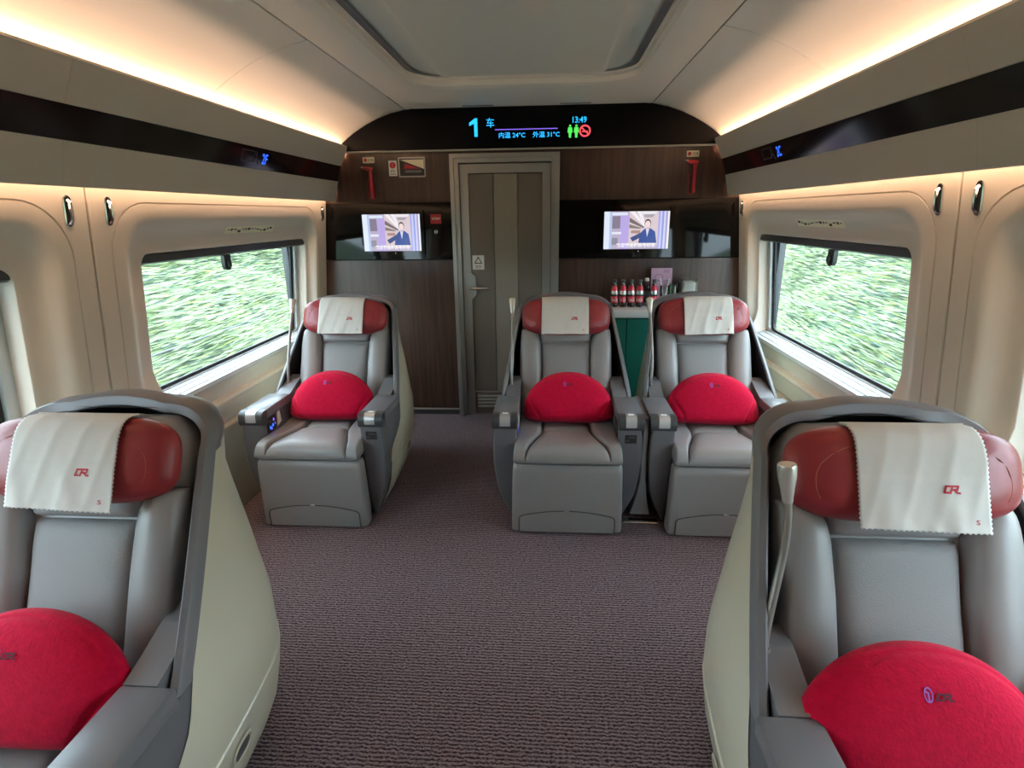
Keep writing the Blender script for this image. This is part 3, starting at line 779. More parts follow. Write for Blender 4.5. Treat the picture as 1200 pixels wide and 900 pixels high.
# emergency brake box
t = empty('emergency_brake_box', (-0.825, Y_END, 1.815)); tag(t, 'recessed emergency brake box with red handle left of the door', 'brake box')
mb = MB(); o_ = rrect(-0.098, 0.098, 0.0, 0.135, 0.008, 3, 1); i_ = rrect(-0.089, 0.089, 0.009, 0.126, 0.004, 3, 1)
mb.grid([[(p[0], 0, p[1]) for p in o_], [(p[0], -0.008, p[1]) for p in o_], [(p[0], -0.008, p[1]) for p in i_], [(p[0], 0, p[1]) for p in i_]], cv=True); mb.build('box_frame', M_STEEL, t)
mb = MB(); mb.box(-0.09, 0.09, -0.002, 0.0, 0.008, 0.127); mb.build('box_back', M_INK, t)
mb = MB(); mb.add([(-0.086, -0.004, 0.118), (0.086, -0.004, 0.118), (0.086, -0.004, 0.055)], [(0, 1, 2)]); mb.build('box_cover', M_LABEL, t)
mb = MB(); mb.prism([(-0.055, 0.055), (-0.05, 0.092), (0.03, 0.066), (0.06, 0.056)], 'y', -0.012, -0.003); mb.build('brake_handle', M_REDP, t)
mb = MB(); mb.box(-0.05, 0.07, -0.008, -0.002, 0.030, 0.05, 0.002, 1); mb.build('box_lever', M_GREYP, t)
plaque(-0.712, -0.630, 1.490, 1.560, 'small red sign on the black panel beside the left television', 'red_sign', M_REDL,
       [('sign_text', fit2d(text2d('消防器材'), -0.032, 0.032, -0.006, 0.012), M_LABEL)])
t = empty('panel_lock', (-0.672, Y_END - 0.004, 1.435)); tag(t, 'small chrome panel lock below the red sign', 'lock')
mb = MB(); mb.lathe([(0.0, 0.012), (0.012, 0.012), (0.016, 0.008), (0.017, 0.0), (0.0, 0.0)], n=16); mb.v = [(p[0], -p[2], p[1]) for p in mb.v]; mb.build('lock_body', M_CHROME, t, 40)
mb = MB(); mb.box(-0.003, 0.003, -0.0145, -0.011, -0.009, 0.009); mb.build('lock_slot', M_INK, t)

# ------------------------------------------------------------------ rear wall behind the camera
wr = tag(empty('wall_rear', (0, Y_REAR, 0)), kind='structure')
mb = MB(); mb.box(-1.72, 1.72, -0.05, 0.0, 0.0, 2.36); mb.build('wood_panel', M_WOOD, wr)

# ------------------------------------------------------------------ business seats
# seat frame: x to the side, y from the footrest front backwards, z up
def W_OUT(z):
    if z > 0.985:
        if z < 1.085: return 0.13 + 0.1675 * max(0.0, 1 - ((z - 0.985) / 0.1) ** 2.2) ** (1 / 2.2)
        return max(0.02, 0.13 * (1.101 - z) / 0.016)
    return lerp([(0.02, 0.285), (0.06, 0.305), (0.12, 0.332), (0.2, 0.354), (0.32, 0.372), (0.45, 0.374), (0.58, 0.357), (0.8, 0.325), (0.98, 0.298), (1.015, 0.292), (1.05, 0.281), (1.07, 0.268), (1.085, 0.248), (1.095, 0.222), (1.099, 0.20)], z)
def B_OUT(z):
    return lerp([(0.02, 1.05), (0.06, 1.075), (0.12, 1.09), (0.25, 1.10), (0.4, 1.095), (0.55, 1.085), (0.7, 1.065), (0.85, 1.035), (1.0, 0.985), (1.05, 0.955), (1.08, 0.925), (1.099, 0.895)], z)
def RIM_Y(z): return 0.435 + (z - 0.59) * 0.83
def TAPER(y): return 1.0 - 0.18 * max(0.0, (y - 0.45) / 0.65) ** 1.6
ZS = [0.02, 0.06, 0.12, 0.2, 0.27, 0.298, 0.302, 0.33, 0.36, 0.385, 0.41, 0.44, 0.47, 0.5, 0.54, 0.58, 0.66, 0.74, 0.82, 0.9, 0.97, 0.985, 1.0, 1.02, 1.04, 1.055, 1.067, 1.076, 1.082, 1.0845, 1.092, 1.099]
def u_row(z, yf, inset=0.0, bi=None, rc=0.32, ns=10, nc=8, nb=6):
    w = W_OUT(z) - inset; b = (B_OUT(z) if bi is None else bi) - inset
    rc = max(0.01, min(rc, (b - yf) * 0.95, w * 0.9))
    pts = [(w, yf + (b - rc - yf) * k / ns) for k in range(ns)]
    pts += [(w - rc + rc * math.cos(a), b - rc + rc * math.sin(a)) for a in [math.pi / 2 * k / nc for k in range(nc + 1)]]
    pts += [((w - rc) * (1 - 2 * k / nb), b) for k in range(1, nb)]
    L = [(-x, y) for x, y in pts[:ns + nc + 1]][::-1]
    return [(x * TAPER(y), y, z) for x, y in pts + L]

def rim_outline(z0, inset=0.0):
    """half outline of the leading edge seen from the front, from the armrest up to the top centre"""
    pts = []
    for z in np.linspace(z0, 0.985, 9): pts.append(((W_OUT(z) - inset) * TAPER(RIM_Y(z)), z))
    ti = inset * 1.45
    cx, cz, rx, rz = 0.13, 0.985, (W_OUT(0.985) - inset) * TAPER(RIM_Y(0.985)) - 0.13, 0.100 - ti
    for a in np.linspace(0, math.pi / 2, 13)[1:]:
        e = 2 / 2.2
        pts.append((cx + rx * math.cos(a) ** e, cz + rz * math.sin(a) ** e))
    for x in (0.10, 0.065, 0.03, 0.0): pts.append((x, 1.085 - ti + 0.015 * (1 - (x / 0.13) ** 2)))
    return pts

def rim_piece(pts_o, pts_i, depth=0.050, name='rim', parent=None, mt=None):
    rows = []
    bev = 0.006
    for (xo, zo), (xi, zi) in zip(pts_o, pts_i):
        yo, yi = RIM_Y(zo), RIM_Y(zo) - 0.004
        lx, lz = xi - xo, zi - zo
        q = lambda t, y: (xo + lx * t, y, zo + lz * t)
        b = bev / max(1e-6, math.hypot(lx, lz))
        rows.append([q(0, yo + depth), q(-0.02, yo + bev * 2), q(b * 0.5, yo + bev * 0.4), q(b * 1.5, yo), q(1 - b, yi), q(1, yi + bev), q(1, yo + depth)])
    m = MB(); m.grid(rows, cv=True)
    n = len(rows[0])
    m.f.append(tuple(range(n))); m.m.append(0)
    m.f.append(tuple(range(len(m.v) - n, len(m.v)))); m.m.append(0)
    return m.build(name, mt or M_RIM, parent, smooth=38)

def pad(fn, T, name, mt, parent, nu=18, nv=18, p=3.2, both=False, base=0.0, crown=0.0):
    """cushion pad over a patch fn(s,t,h) with s,t in -1..1; height falls to `base` at its edges with rounded shoulders"""
    rows = []
    def H(s, t):
        a = (1 - min(1, abs(s)) ** (p * 3)) ; b = (1 - min(1, abs(t)) ** (p * 3))
        return base + T * (max(0, a) ** 0.5) * (max(0, b) ** 0.5) * (1 + crown * (1 - s * s) * (1 - t * t))
    def warp(k, n):
        x = -1 + 2 * k / n
        return math.copysign(1 - (1 - abs(x)) ** 1.7, x)
    m = MB()
    top = [[fn(warp(i, nu), warp(j, nv), H(warp(i, nu), warp(j, nv))) for j in range(nv + 1)] for i in range(nu + 1)]
    m.grid(top)
    bot = [[fn(warp(i, nu), warp(j, nv), -0.012) for j in (0, nv)] for i in (0, nu)]
    # skirt
    edge = [(i, 0) for i in range(nu)] + [(nu, j) for j in range(nv)] + [(i, nv) for i in range(nu, 0, -1)] + [(0, j) for j in range(nv, 0, -1)]
    m.grid([[fn(warp(i, nu), warp(j, nv), base) for i, j in edge], [fn(warp(i, nu), warp(j, nv), -0.012) for i, j in edge]], cv=True)
    return m.build(name, mt, parent, smooth=50)

REC = math.radians(23.0)
def back_pt(u, v, d):
    """point on the reclined back: u sideways, v up along it, d out towards the sitter"""
    return (u, 0.545 + v * math.sin(REC) - d * math.cos(REC), 0.43 + v * math.cos(REC) + d * math.sin(REC))

def rounded_loft(levels, k=4):
    """stack of rounded rectangles (z, x0, x1, y0, y1, r)"""
    rows = [[(p[0], p[1], z) for p in rrect(x0, x1, y0, y1, r, k, 2)] for z, x0, x1, y0, y1, r in levels]
    m = MB(); m.grid(rows, cv=True)
    n = len(rows[0])
    m.f.append(tuple(range(n))[::-1]); m.m.append(0)
    m.f.append(tuple(range(len(m.v) - n, len(m.v)))); m.m.append(0)
    return m

HR = dict(a=0.252, b=0.108, T=0.062, n=3.4)
HR_V, HR_D = 0.573, 0.070       # headrest centre on the back plane
def hr_front(x, q, extra=0.0):
    """front surface of the headrest pad in back-plane coordinates (offset q above its centre)"""
    r = ((abs(x) / HR['a']) ** HR['n'] + (abs(q) / HR['b']) ** HR['n']) ** (1 / HR['n'])
    return HR_D + HR['T'] * max(0.0, 1 - r ** 4.2) ** 0.5 + extra

def lamp(parent, bend):
    pts = [(-0.304, 0.515, 0.630), (-0.303, 0.520, 0.68), (-0.300, 0.535, 0.75), (-0.300, 0.57, 0.83), (-0.302, 0.61, 0.91), (-0.304, 0.65, 0.98), (-0.305, 0.67, 1.022)]
    if bend:
        pts = [(-0.314, 0.535, 0.64), (-0.310, 0.545, 0.69), (-0.299, 0.560, 0.75), (-0.286, 0.578, 0.81), (-0.277, 0.59, 0.87), (-0.276, 0.598, 0.93), (-0.281, 0.602, 0.975)]
    # smooth the path
    P = [Vector(p) for p in pts]
    sm = []
    for i in range(len(P) - 1):
        p0, p1, p2, p3 = P[max(i - 1, 0)], P[i], P[i + 1], P[min(i + 2, len(P) - 1)]
        for k in range(5):
            t = k / 5
            sm.append(0.5 * ((2 * p1) + (p2 - p0) * t + (2 * p0 - 5 * p1 + 4 * p2 - p3) * t * t + (3 * p1 - p0 - 3 * p2 + p3) * t ** 3))
    sm.append(P[-1])
    m = MB(); m.tube(sm, 0.0085, 10); st = m.build('lamp_stalk', M_STALK, parent, 40)
    h = P[-1]; d = (P[-1] - P[-2]).normalized()
    m = MB(); m.tube([h - d * 0.012, h, h + d * 0.018, h + d * 0.045, h + d * 0.068, h + d * 0.073, h + d * 0.072], [0.0105, 0.0115, 0.014, 0.0185, 0.0195, 0.018, 0.012], 16); m.build('lamp_head', M_LAMPHEAD, parent, 40)
    m = MB(); m.lathe([(0.0, pts[0][2] + 0.012), (0.012, pts[0][2] + 0.012), (0.014, pts[0][2]), (0.016, pts[0][2] - 0.03)], pts[0][0], pts[0][1], 14); m.build('lamp_base', M_STALK, parent, 40)

def build_chair():
    t = empty('business_seat', (0, 0, 0))
    # --- cream outer shell
    yc = [(0.02, 0.205), (0.2, 0.195), (0.33, 0.185), (0.362, 0.195), (0.385, 0.24), (0.41, 0.305), (0.44, 0.365), (0.47, 0.405), (0.5, 0.428), (0.54, 0.452), (0.58, 0.51)]
    rows = []
    for z in ZS:
        yf = lerp(yc, z) if z < 0.58 else RIM_Y(z) + 0.05
        yf = min(yf, B_OUT(z) - 0.012)
        rows.append(u_row(z, yf, 0.0 if z > 0.3 else -0.004))
    m = MB(); m.grid(rows); m.build('outer_shell', M_SHELL, t, smooth=40)
    # grey top cap behind the rim where the shell closes
    rows = []
    for z in [0.96, 0.985, 1.0, 1.02, 1.04, 1.055, 1.067, 1.076, 1.082, 1.0845, 1.092, 1.099]:
        s = sstep(0.96, 1.02, z)
        rows.append(u_row(min(z, 1.099), min(RIM_Y(z) + 0.045, B_OUT(z) - 0.012), -0.0035 * s - 0.0002))
    m = MB(); m.grid(rows)
    last = rows[-1]; m.f.append(tuple(range(len(m.v) - len(last), len(m.v)))); m.m.append(0)
    m.build('top_cap', M_RIM, t, smooth=40)
    # recessed grip in the lower shell on both sides
    for sx in (-1, 1):
        ov = rrect(0.53, 0.62, 0.195, 0.262, 0.030, 6, 1)
        m = MB()
        m.grid([[(sx * (W_OUT(p[1]) + 0.0046), p[0], p[1]) for p in ov], [(sx * (W_OUT(p[1]) + 0.0075), 0.575 + (p[0] - 0.575) * 0.86, 0.2285 + (p[1] - 0.2285) * 0.82) for p in ov], [(sx * (W_OUT(p[1]) + 0.0048), 0.575 + (p[0] - 0.575) * 0.74, 0.2285 + (p[1] - 0.2285) * 0.68) for p in ov]], cv=True)
        g = m.build('grip_surround', M_SHELL, t, 40)
        m = MB(); m.add([(sx * (W_OUT(p[1]) + 0.0050), 0.575 + (p[0] - 0.575) * 0.74, 0.2285 + (p[1] - 0.2285) * 0.68) for p in ov], [tuple(range(len(ov)))]); m.build('grip_opening', M_CHAR, t)
    # --- rim in three pieces
    RT = 0.022
    po, pi_ = rim_outline(0.560), rim_outline(0.560, RT)
    k = 9
    full_o = po + [(-x, z) for x, z in po[:-1]][::-1]
    full_i = pi_ + [(-x, z) for x, z in pi_[:-1]][::-1]
    nseg = len(full_o)
    a = 8
    cut = lambda P: P
    rim_piece(full_o[:a + 1], full_i[:a + 1], name='side_rim', parent=t)
    def mix(P, i, f): return (P[i][0] + (P[i + 1][0] - P[i][0]) * f, P[i][1] + (P[i + 1][1] - P[i][1]) * f)
    st_o = [mix(full_o, a, 0.04 / 1)] + full_o[a + 1:nseg - a - 1] + [mix(full_o, nseg - a - 2, 0.96)]
    st_i = [mix(full_i, a, 0.04 / 1)] + full_i[a + 1:nseg - a - 1] + [mix(full_i, nseg - a - 2, 0.96)]
    rim_piece(st_o, st_i, depth=0.056, name='top_rim', parent=t)
    rim_piece(full_o[nseg - a - 1:], full_i[nseg - a - 1:], name='side_rim', parent=t)
    # --- dark lining inside the shell
    rows = []
    for z in [0.40, 0.5, 0.58, 0.66, 0.74, 0.82, 0.9, 0.96, 1.0, 1.03, 1.055, 1.07]:
        rows.append(u_row(z, RIM_Y(max(z, 0.58)) + 0.012, 0.0235 + (0.008 if z > 1.04 else 0), bi=B_OUT(z) - 0.01, rc=0.30))
    m = MB(); m.grid(rows); n = len(rows[0]); m.f.append(tuple(range(len(m.v) - n, len(m.v)))); m.m.append(0)
    m.build('shell_lining', M_LINING, t, smooth=40)
    # --- plinth
    m = MB(); m.box(-0.235, 0.235, 0.12, 0.98, 0.0, 0.40, 0.01, 1); m.build('plinth', M_CHAR, t)
    # --- armrests
    for sx in (-1, 1):
        lv = []
        for z in (0.012, 0.03, 0.06, 0.1, 0.15, 0.2, 0.27, 0.34, 0.362, 0.385, 0.41, 0.44, 0.47, 0.5, 0.53, 0.556):
            xo = min(0.3705, W_OUT(z) - 0.003)
            xi = lerp([(0, 0.262), (0.3, 0.256), (0.56, 0.252)], z)
            y0 = lerp([(0, 0.150), (0.05, 0.135), (0.15, 0.112), (0.3, 0.092), (0.45, 0.083), (0.56, 0.08)], z)
            y1 = lerp(yc, z) + 0.02 if z < 0.5 else 0.50
            xo = max(xo, xi + 0.02)
            lv.append((z, xi, xo, y0, y1, 0.010))
        m = rounded_loft([(z, *(sorted((sx * x0, sx * x1))), y0, y1, r) for z, x0, x1, y0, y1, r in lv])
        ab = m.build('armrest_body', M_GREYP, t, smooth=35)
        m = MB(); m.box(*sorted((sx * 0.2485, sx * 0.3725)), 0.137, 0.402, 0.558, 0.604, 0.006, 2); m.build('armrest_pad', M_RIM, t, 40)
        # rounded dark nose with a silver insert
        prof = [(0.136, 0.530), (0.090, 0.530), (0.079, 0.536), (0.074, 0.548), (0.0735, 0.566), (0.076, 0.584), (0.084, 0.597), (0.098, 0.604), (0.136, 0.6045)]
        m = MB(); m.prism(prof, 'x', *sorted((sx * 0.2485, sx * 0.3725))); nose = m.build('armrest_nose', M_CHAR, t, 35)
        pr2 = [(0.0712, 0.552), (0.0707, 0.566), (0.0733, 0.586), (0.082, 0.600), (0.097, 0.6068), (0.128, 0.6072), (0.128, 0.604), (0.098, 0.6035), (0.084, 0.5965), (0.077, 0.584), (0.0745, 0.566), (0.075, 0.552)]
        cx = sx * 0.308
        m = MB(); m.prism(pr2, 'x', cx - 0.026, cx + 0.026); m.build('silver_insert', M_SILVER, t, 35)
        m = MB(); m.box(cx - 0.014, cx + 0.014, 0.100, 0.122, 0.6068, 0.6080, 0.0004, 1); m.build('call_button', M_WHITE, t)
        # filler block rising from the arm to the wing
        m = MB(); m.prism([(0.404, 0.602), (0.404, 0.558), (0.60, 0.558), (0.60, 0.66), (0.54, 0.648), (0.47, 0.622)], 'x', *sorted((sx * 0.2505, sx * 0.327))); m.build('wing_filler', M_RIM, t)
    # socket on one arm front, seat control and sticker on the inner side of the other
    m = MB(); m.box(0.281, 0.338, 0.077, 0.10, 0.468, 0.512, 0.003, 1); so = m.build('power_socket', M_INK, t)
    m = MB(); m.box(0.298, 0.330, 0.0755, 0.078, 0.496, 0.502); m.build('socket_flap', M_CHAR, so)
    m = MB(); m.box(0.285, 0.300, 0.0755, 0.078, 0.478, 0.486); m.build('socket_flap', M_CHAR, so)
    xi = -0.2495
    m = MB(); m.prism(rrect(0.120, 0.215, 0.475, 0.552, 0.012, 4, 1), 'x', xi - 0.004, xi); cp = m.build('seat_control', M_INK, t)
    for (y, z, r, mt) in ((0.150, 0.497, 0.010, M_LED_BLUE), (0.176, 0.503, 0.010, M_LED_BLUE), (0.163, 0.487, 0.006, M_LED_LILAC), (0.190, 0.530, 0.009, M_LED_LILAC), (0.152, 0.530, 0.008, M_GREYP), (0.20, 0.505, 0.006, M_LED_LILAC)):
        m = MB(); m.add([(xi + 0.0012, y + r * math.cos(k_ * math.pi / 5), z + r * math.sin(k_ * math.pi / 5)) for k_ in range(10)], [tuple(range(10))]); m.build('control_key', mt, cp)
    m = MB(); m.prism([(0.225, 0.480), (0.272, 0.492), (0.262, 0.556), (0.240, 0.552)], 'x', xi - 0.002, xi + 0.0008); m.build('arm_sticker', M_LABEL, t)
    m = MB(); m.prism(rrect(0.13, 0.25, 0.47, 0.55, 0.012, 4, 1), 'x', 0.2485, 0.2505); m.build('remote_slot', M_INK, t)
    # --- seat
    m = MB(); m.box(-0.262, 0.262, -0.012, 0.54, 0.385, 0.435, 0.018, 3); m.build('seat_base', M_LEATHER, t, 50)
    def seat_patch(xl, xr, y0, y1, zb, tilt=0.0):
        def fn(s, tt, h):
            f = (tt + 1) / 2
            y = y0 + (y1 - y0) * f
            a, b = xl(y), xr(y)
            roll = max(0.0, (0.05 - (y + 0.02)) / 0.05)
            return (a + (b - a) * (s + 1) / 2, y, zb + h - 0.012 * roll * roll + (0.02 * (0.25 - y) if y < 0.25 else 0))
        return fn
    edge = lambda y: lerp([(-0.02, 0.205), (0.05, 0.192), (0.13, 0.165), (0.20, 0.138), (0.26, 0.128), (0.5, 0.122)], y)
    g = 0.0015
    pad(seat_patch(lambda y: -edge(y) + g, lambda y: edge(y) - g, -0.024, 0.265, 0.425), 0.045, 'seat_front_pad', M_LEATHER, t, crown=0.10)
    pad(seat_patch(lambda y: -edge(y) + g, lambda y: edge(y) - g, 0.268, 0.53, 0.425), 0.040, 'seat_rear_pad', M_LEATHER, t, crown=0.05)
    pad(seat_patch(lambda y: -0.262, lambda y: -edge(y) - g, -0.022, 0.53, 0.425), 0.046, 'seat_side_pad', M_LEATHER, t, nv=26)
    pad(seat_patch(lambda y: edge(y) + g, lambda y: 0.262, -0.022, 0.53, 0.425), 0.046, 'seat_side_pad', M_LEATHER, t, nv=26)
    # --- footrest
    m = rounded_loft([(0.010, -0.268, 0.268, 0.012, 0.085, 0.012), (0.016, -0.274, 0.274, 0.004, 0.090, 0.016), (0.06, -0.275, 0.275, 0.000, 0.09, 0.018), (0.2, -0.272, 0.272, -0.006, 0.085, 0.02), (0.34, -0.268, 0.268, -0.010, 0.08, 0.022), (0.366, -0.266, 0.266, -0.008, 0.08, 0.022), (0.379, -0.258, 0.258, 0.004, 0.076, 0.02)], 5)
    fr = m.build('footrest', M_LEATHER, t, smooth=45)
    ap = [(-0.236, 0.012), (0.236, 0.012), (0.236, 0.085), (0.230, 0.098), (0.215, 0.105)] + [(x, 0.105 + 0.028 * (1 - (x / 0.215) ** 2)) for x in np.linspace(0.19, -0.19, 13)] + [(-0.215, 0.105), (-0.230, 0.098), (-0.236, 0.085)]
    m = MB()
    inn = [(x * 0.985, 0.014 + (z - 0.012) * 0.965) for x, z in ap]
    yfr = lambda z: lerp([(0, 0.003), (0.06, 0.0), (0.2, -0.006)], z)
    m.grid([[(x, yfr(z) + 0.003, z) for x, z in ap], [(x, yfr(z) - 0.0025, z) for x, z in ap], [(x, yfr(z) - 0.006, z) for x, z in inn]], cv=True)
    m.add([(x, yfr(z) - 0.006, z) for x, z in inn], [tuple(range(len(inn)))])
    m.build('footrest_flap', M_LEATHER, fr, smooth=30)
    sp = [ap[2]] + ap[3:]
    sp = [(0.2385, 0.016)] + [(x * 1.010, z + 0.002) for x, z in sp] + [(-0.2385, 0.016)]
    m = MB(); m.tube([(x, yfr(z) - 0.0030, z) for x, z in sp], 0.0030, 6); m.build('flap_seam', M_SEAML, fr, 60)
    m = MB(); m.box(-0.012, 0.012, -0.013, 0.0, 0.128, 0.139, 0.002, 1); m.build('flap_tab', M_SILVER, fr)
    # --- back: core, side bolsters, centre panel, top band
    def core(s, tt, h):
        v = 0.0 + (tt + 1) / 2 * 0.690
        w = 0.262 - 0.004 * (tt + 1) / 2
        if v > 0.50: w *= max(0.05, 1 - ((v - 0.50) / 0.19) ** 3.0 * 0.34)
        return back_pt(s * w, v, -0.045 + h)
    pad(core, 0.075, 'backrest_core', M_LEATHER, t, nu=20, nv=24)
    inner = lambda v: lerp([(0, 0.140), (0.30, 0.138), (0.42, 0.143), (0.46, 0.150), (0.50, 0.170)], v)
    for sx in (-1, 1):
        def bol(s, tt, h, sx=sx):
            v = 0.0 + (tt + 1) / 2 * 0.505
            a, b = inner(v) + 0.0015, lerp([(0, 0.264), (0.4, 0.262), (0.505, 0.255)], v)
            f = (s + 1) / 2
            hump = 0.018 * math.sin(math.pi * min(1, max(0, f))) if h > 0 else 0
            return back_pt(sx * (a + (b - a) * f), v, 0.022 + h + hump)
        pad(bol, 0.050, 'backrest_bolster', M_LEATHER, t, nu=16, nv=26)
    def cen(s, tt, h):
        v = 0.0 + (tt + 1) / 2 * 0.425
        return back_pt(s * (inner(v) - 0.001), v, 0.022 + h)
    pad(cen, 0.036, 'backrest_panel', M_LEATHER2, t, nu=16, nv=20, crown=0.10)
    def band(s, tt, h):
        v = 0.428 + (tt + 1) / 2 * 0.085
        return back_pt(s * (inner(v) - 0.001), v, 0.022 + h)
    pad(band, 0.040, 'backrest_band', M_LEATHER, t, nu=16, nv=10)
    # --- headrest
    NR, NT = 16, 72
    def se(th, n, a, b):
        c, s_ = math.cos(th), math.sin(th)
        return (math.copysign(abs(c) ** (2 / n) * a, c), math.copysign(abs(s_) ** (2 / n) * b, s_))
    m = MB()
    rr_ = [1 - (1 - k_ / NR) ** 1.8 for k_ in range(NR + 1)]
    def hgroove(x, q):
        # seam that turns the front face into the rounded ends and top
        r = ((abs(x) / (HR['a'] * 0.80)) ** 2.4 + (abs(q + 0.02) / (HR['b'] * 0.86)) ** 2.4) ** (1 / 2.4)
        return -0.004 * math.exp(-((r - 1) / 0.035) ** 2) if q > -0.06 else 0
    front = [[back_pt(r * se(2 * math.pi * j / NT, HR['n'], HR['a'], HR['b'])[0], HR_V + r * se(2 * math.pi * j / NT, HR['n'], HR['a'], HR['b'])[1], HR_D + HR['T'] * max(0, 1 - r ** 4.2) ** 0.5 + hgroove(*[r * c for c in se(2 * math.pi * j / NT, HR['n'], HR['a'], HR['b'])])) for j in range(NT)] for r in rr_]
    backr = [[back_pt(r * se(2 * math.pi * j / NT, HR['n'], HR['a'], HR['b'])[0], HR_V + r * se(2 * math.pi * j / NT, HR['n'], HR['a'], HR['b'])[1], HR_D - 0.055 * max(0, 1 - r ** 4) ** 0.5) for j in range(NT)] for r in rr_[::-1]]
    m.grid(front + backr[1:], cv=True)
    hr_o = m.build('headrest', M_RED, t, smooth=60)
    pth = []
    for k_ in range(41):
        th = math.radians(-18 + 216 * k_ / 40)
        cx_, cq_ = se(th, 2.4, HR['a'] * 0.80, HR['b'] * 0.86)
        cq_ -= 0.02
        rr2 = ((abs(cx_) / HR['a']) ** HR['n'] + (abs(cq_) / HR['b']) ** HR['n']) ** (1 / HR['n'])
        pth.append(back_pt(cx_, HR_V + cq_, HR_D + HR['T'] * max(0, 1 - rr2 ** 4.2) ** 0.5 - 0.0025))
    m = MB(); m.tube(pth, 0.0014, 6); m.build('headrest_seam', M_REDSEAM, hr_o, 40)
    return t

proto = build_chair()
CHAIRS = [
    # name key, x, y, bent lamp, label
    ('far_mid', 0.262, 2.47, False, 'grey leather business seat at the aisle, the left one of the far pair'),
    ('far_left', -1.035, 2.47, False, 'grey leather business seat standing alone at the far left window'),
    ('far_right', 1.036, 2.47, False, 'grey leather business seat at the far right window, the right one of the far pair'),
    ('near_left', -0.980, 0.48, False, 'grey leather business seat in the left foreground with a cream shell'),
    ('near_right', 0.955, 0.48, True, 'grey leather business seat in the right foreground with a bent lamp stalk'),
]
chairs = {}
for i, (key, x, y, bend, label) in enumerate(CHAIRS):
    c = proto if i == 0 else copy_tree(proto)
    chairs[key] = c
    tag(c, label, 'seat', 'business seats of the car')
for (key, x, y, bend, label) in CHAIRS:
    lamp(chairs[key], bend)
    chairs[key].location = (x, y, 0)

# console strip and floor rail between the far pair
cs = empty('pair_console', (0.6490, 2.585, 0)); tag(cs, 'light grey strip between the armrests of the far pair of seats', 'console')
m = rounded_loft([(z, -h, h, y0, 0.36, 0.004) for z, h, y0 in ((0.03, 0.052, 0.05), (0.08, 0.040, 0.04), (0.15, 0.026, 0.025), (0.25, 0.0145, 0.01), (0.4, 0.0120, 0.0), (0.55, 0.0118, -0.002), (0.585, 0.0115, 0.004))]); m.build('console_panel', M_LEATHER, cs, 40)
m = MB(); m.box(-0.09, 0.09, 0.0, 0.05, 0.0, 0.010, 0.002, 1); m.build('floor_rail', M_CHROME, cs)

# ------------------------------------------------------------------ headrest cloths
def cloth(key, label, seed, off=0.0, sag=0.0, size=True):
    x0, y0 = next((c[1], c[2]) for c in CHAIRS if c[0] == key)
    t = empty('headrest_cloth', (x0, y0, 0)); tag(t, label, 'headrest cloth', 'white cloths on the headrests')
    rr_ = random.Random(seed)
    ph = [rr_.uniform(0, 6.28) for _ in range(8)]
    HW = 0.132
    # arc length path from behind the top edge, over the front and down
    def section(x):
        pts = []
        for a in np.linspace(math.radians(112), 0, 22):
            q = HR['b'] * math.sin(a)
            if a > math.pi / 2:
                d = HR_D - 0.05 * math.sin(a - math.pi / 2) * 1.6
                q = HR['b'] * (1 - 0.04 * (a - math.pi / 2))
            else:
                r = ((abs(x) / HR['a']) ** HR['n'] + (abs(q) / HR['b']) ** HR['n']) ** (1 / HR['n'])
                d = HR_D + HR['T'] * max(0.0, 1 - r ** 4.2) ** 0.5
            pts.append((d + 0.004 * math.cos(a) + 0.002, q + 0.005 * math.sin(a)))
        d0 = pts[-1][0]
        for q in np.linspace(-0.012, -0.118, 12):
            pts.append((d0 + 0.0005, q))
        return pts
    SEC = section(0.0)
    acc = [0.0]
    for p, q in zip(SEC[:-1], SEC[1:]): acc.append(acc[-1] + math.hypot(q[0] - p[0], q[1] - p[1]))
    TOT = acc[-1]
    def surf(u, s, lift=0.0):
        """u sideways, s arc length from the back edge"""
        sec = section(u)
        i = max(0, min(len(acc) - 2, int(np.searchsorted(acc, s)) - 1))
        f = (s - acc[i]) / (acc[i + 1] - acc[i])
        d = sec[i][0] + (sec[i + 1][0] - sec[i][0]) * f
        q = sec[i][1] + (sec[i + 1][1] - sec[i][1]) * f
        low = sstep(TOT * 0.45, TOT, s)
        wr_ = 0.5 + 0.5 * math.sin(u * 48 + ph[0] + 1.2 * math.sin(s * 14 + ph[4])) 
        fold = 0.0050 * wr_ ** 3 * low + 0.0018 * (0.5 + 0.5 * math.sin(u * 90 + s * 26 + ph[1])) ** 4
        fold += 0.0018 * (0.5 + 0.5 * math.sin(u * 130 + ph[3])) ** 2 * sstep(TOT * 0.90, TOT, s)
        d += 0.003 + fold + lift
        q += sag * (u / HW) * low * 0.008 
        x, y, z = back_pt(u + off, HR_V + q, d)
        return (x, y, z)
    NU, NV = 44, 64
    rows = []
    for j in range(NV + 1):
        s = TOT * j / NV
        row = []
        for i in range(NU + 1):
            uu = -1 + 2 * i / NU
            hw = HW + (0.0016 if j % 2 else -0.0016) if i in (0, NU) else HW
            ss = s
            if j == NV: ss = TOT - (0.0032 if i % 2 else 0.0)
            if j == 0: ss = 0.0
            row.append(surf(uu * hw, ss))
        rows.append(row)
    m = MB(); m.grid(rows)
    me = m.build('cloth', M_CLOTH, t, smooth=80, fixn=True)
    sm = me.modifiers.new('thickness', 'SOLIDIFY'); sm.thickness = 0.0012; sm.offset = 0
    hL = 0.0165
    cx, cs_ = 0.052, TOT - 0.082
    printed('logo', CR2D, lambda a, b: surf(cx + (a - 1.0) * hL, cs_ - b * hL, 0.0016), M_LOGO, t)
    if size:
        printed('size_letter', fit2d(text2d('S', bold=0.01), 0.098, 0.107, 0.0, 0.010), lambda a, b: surf(a, TOT - 0.020 - b, 0.0016), M_LOGO, t)
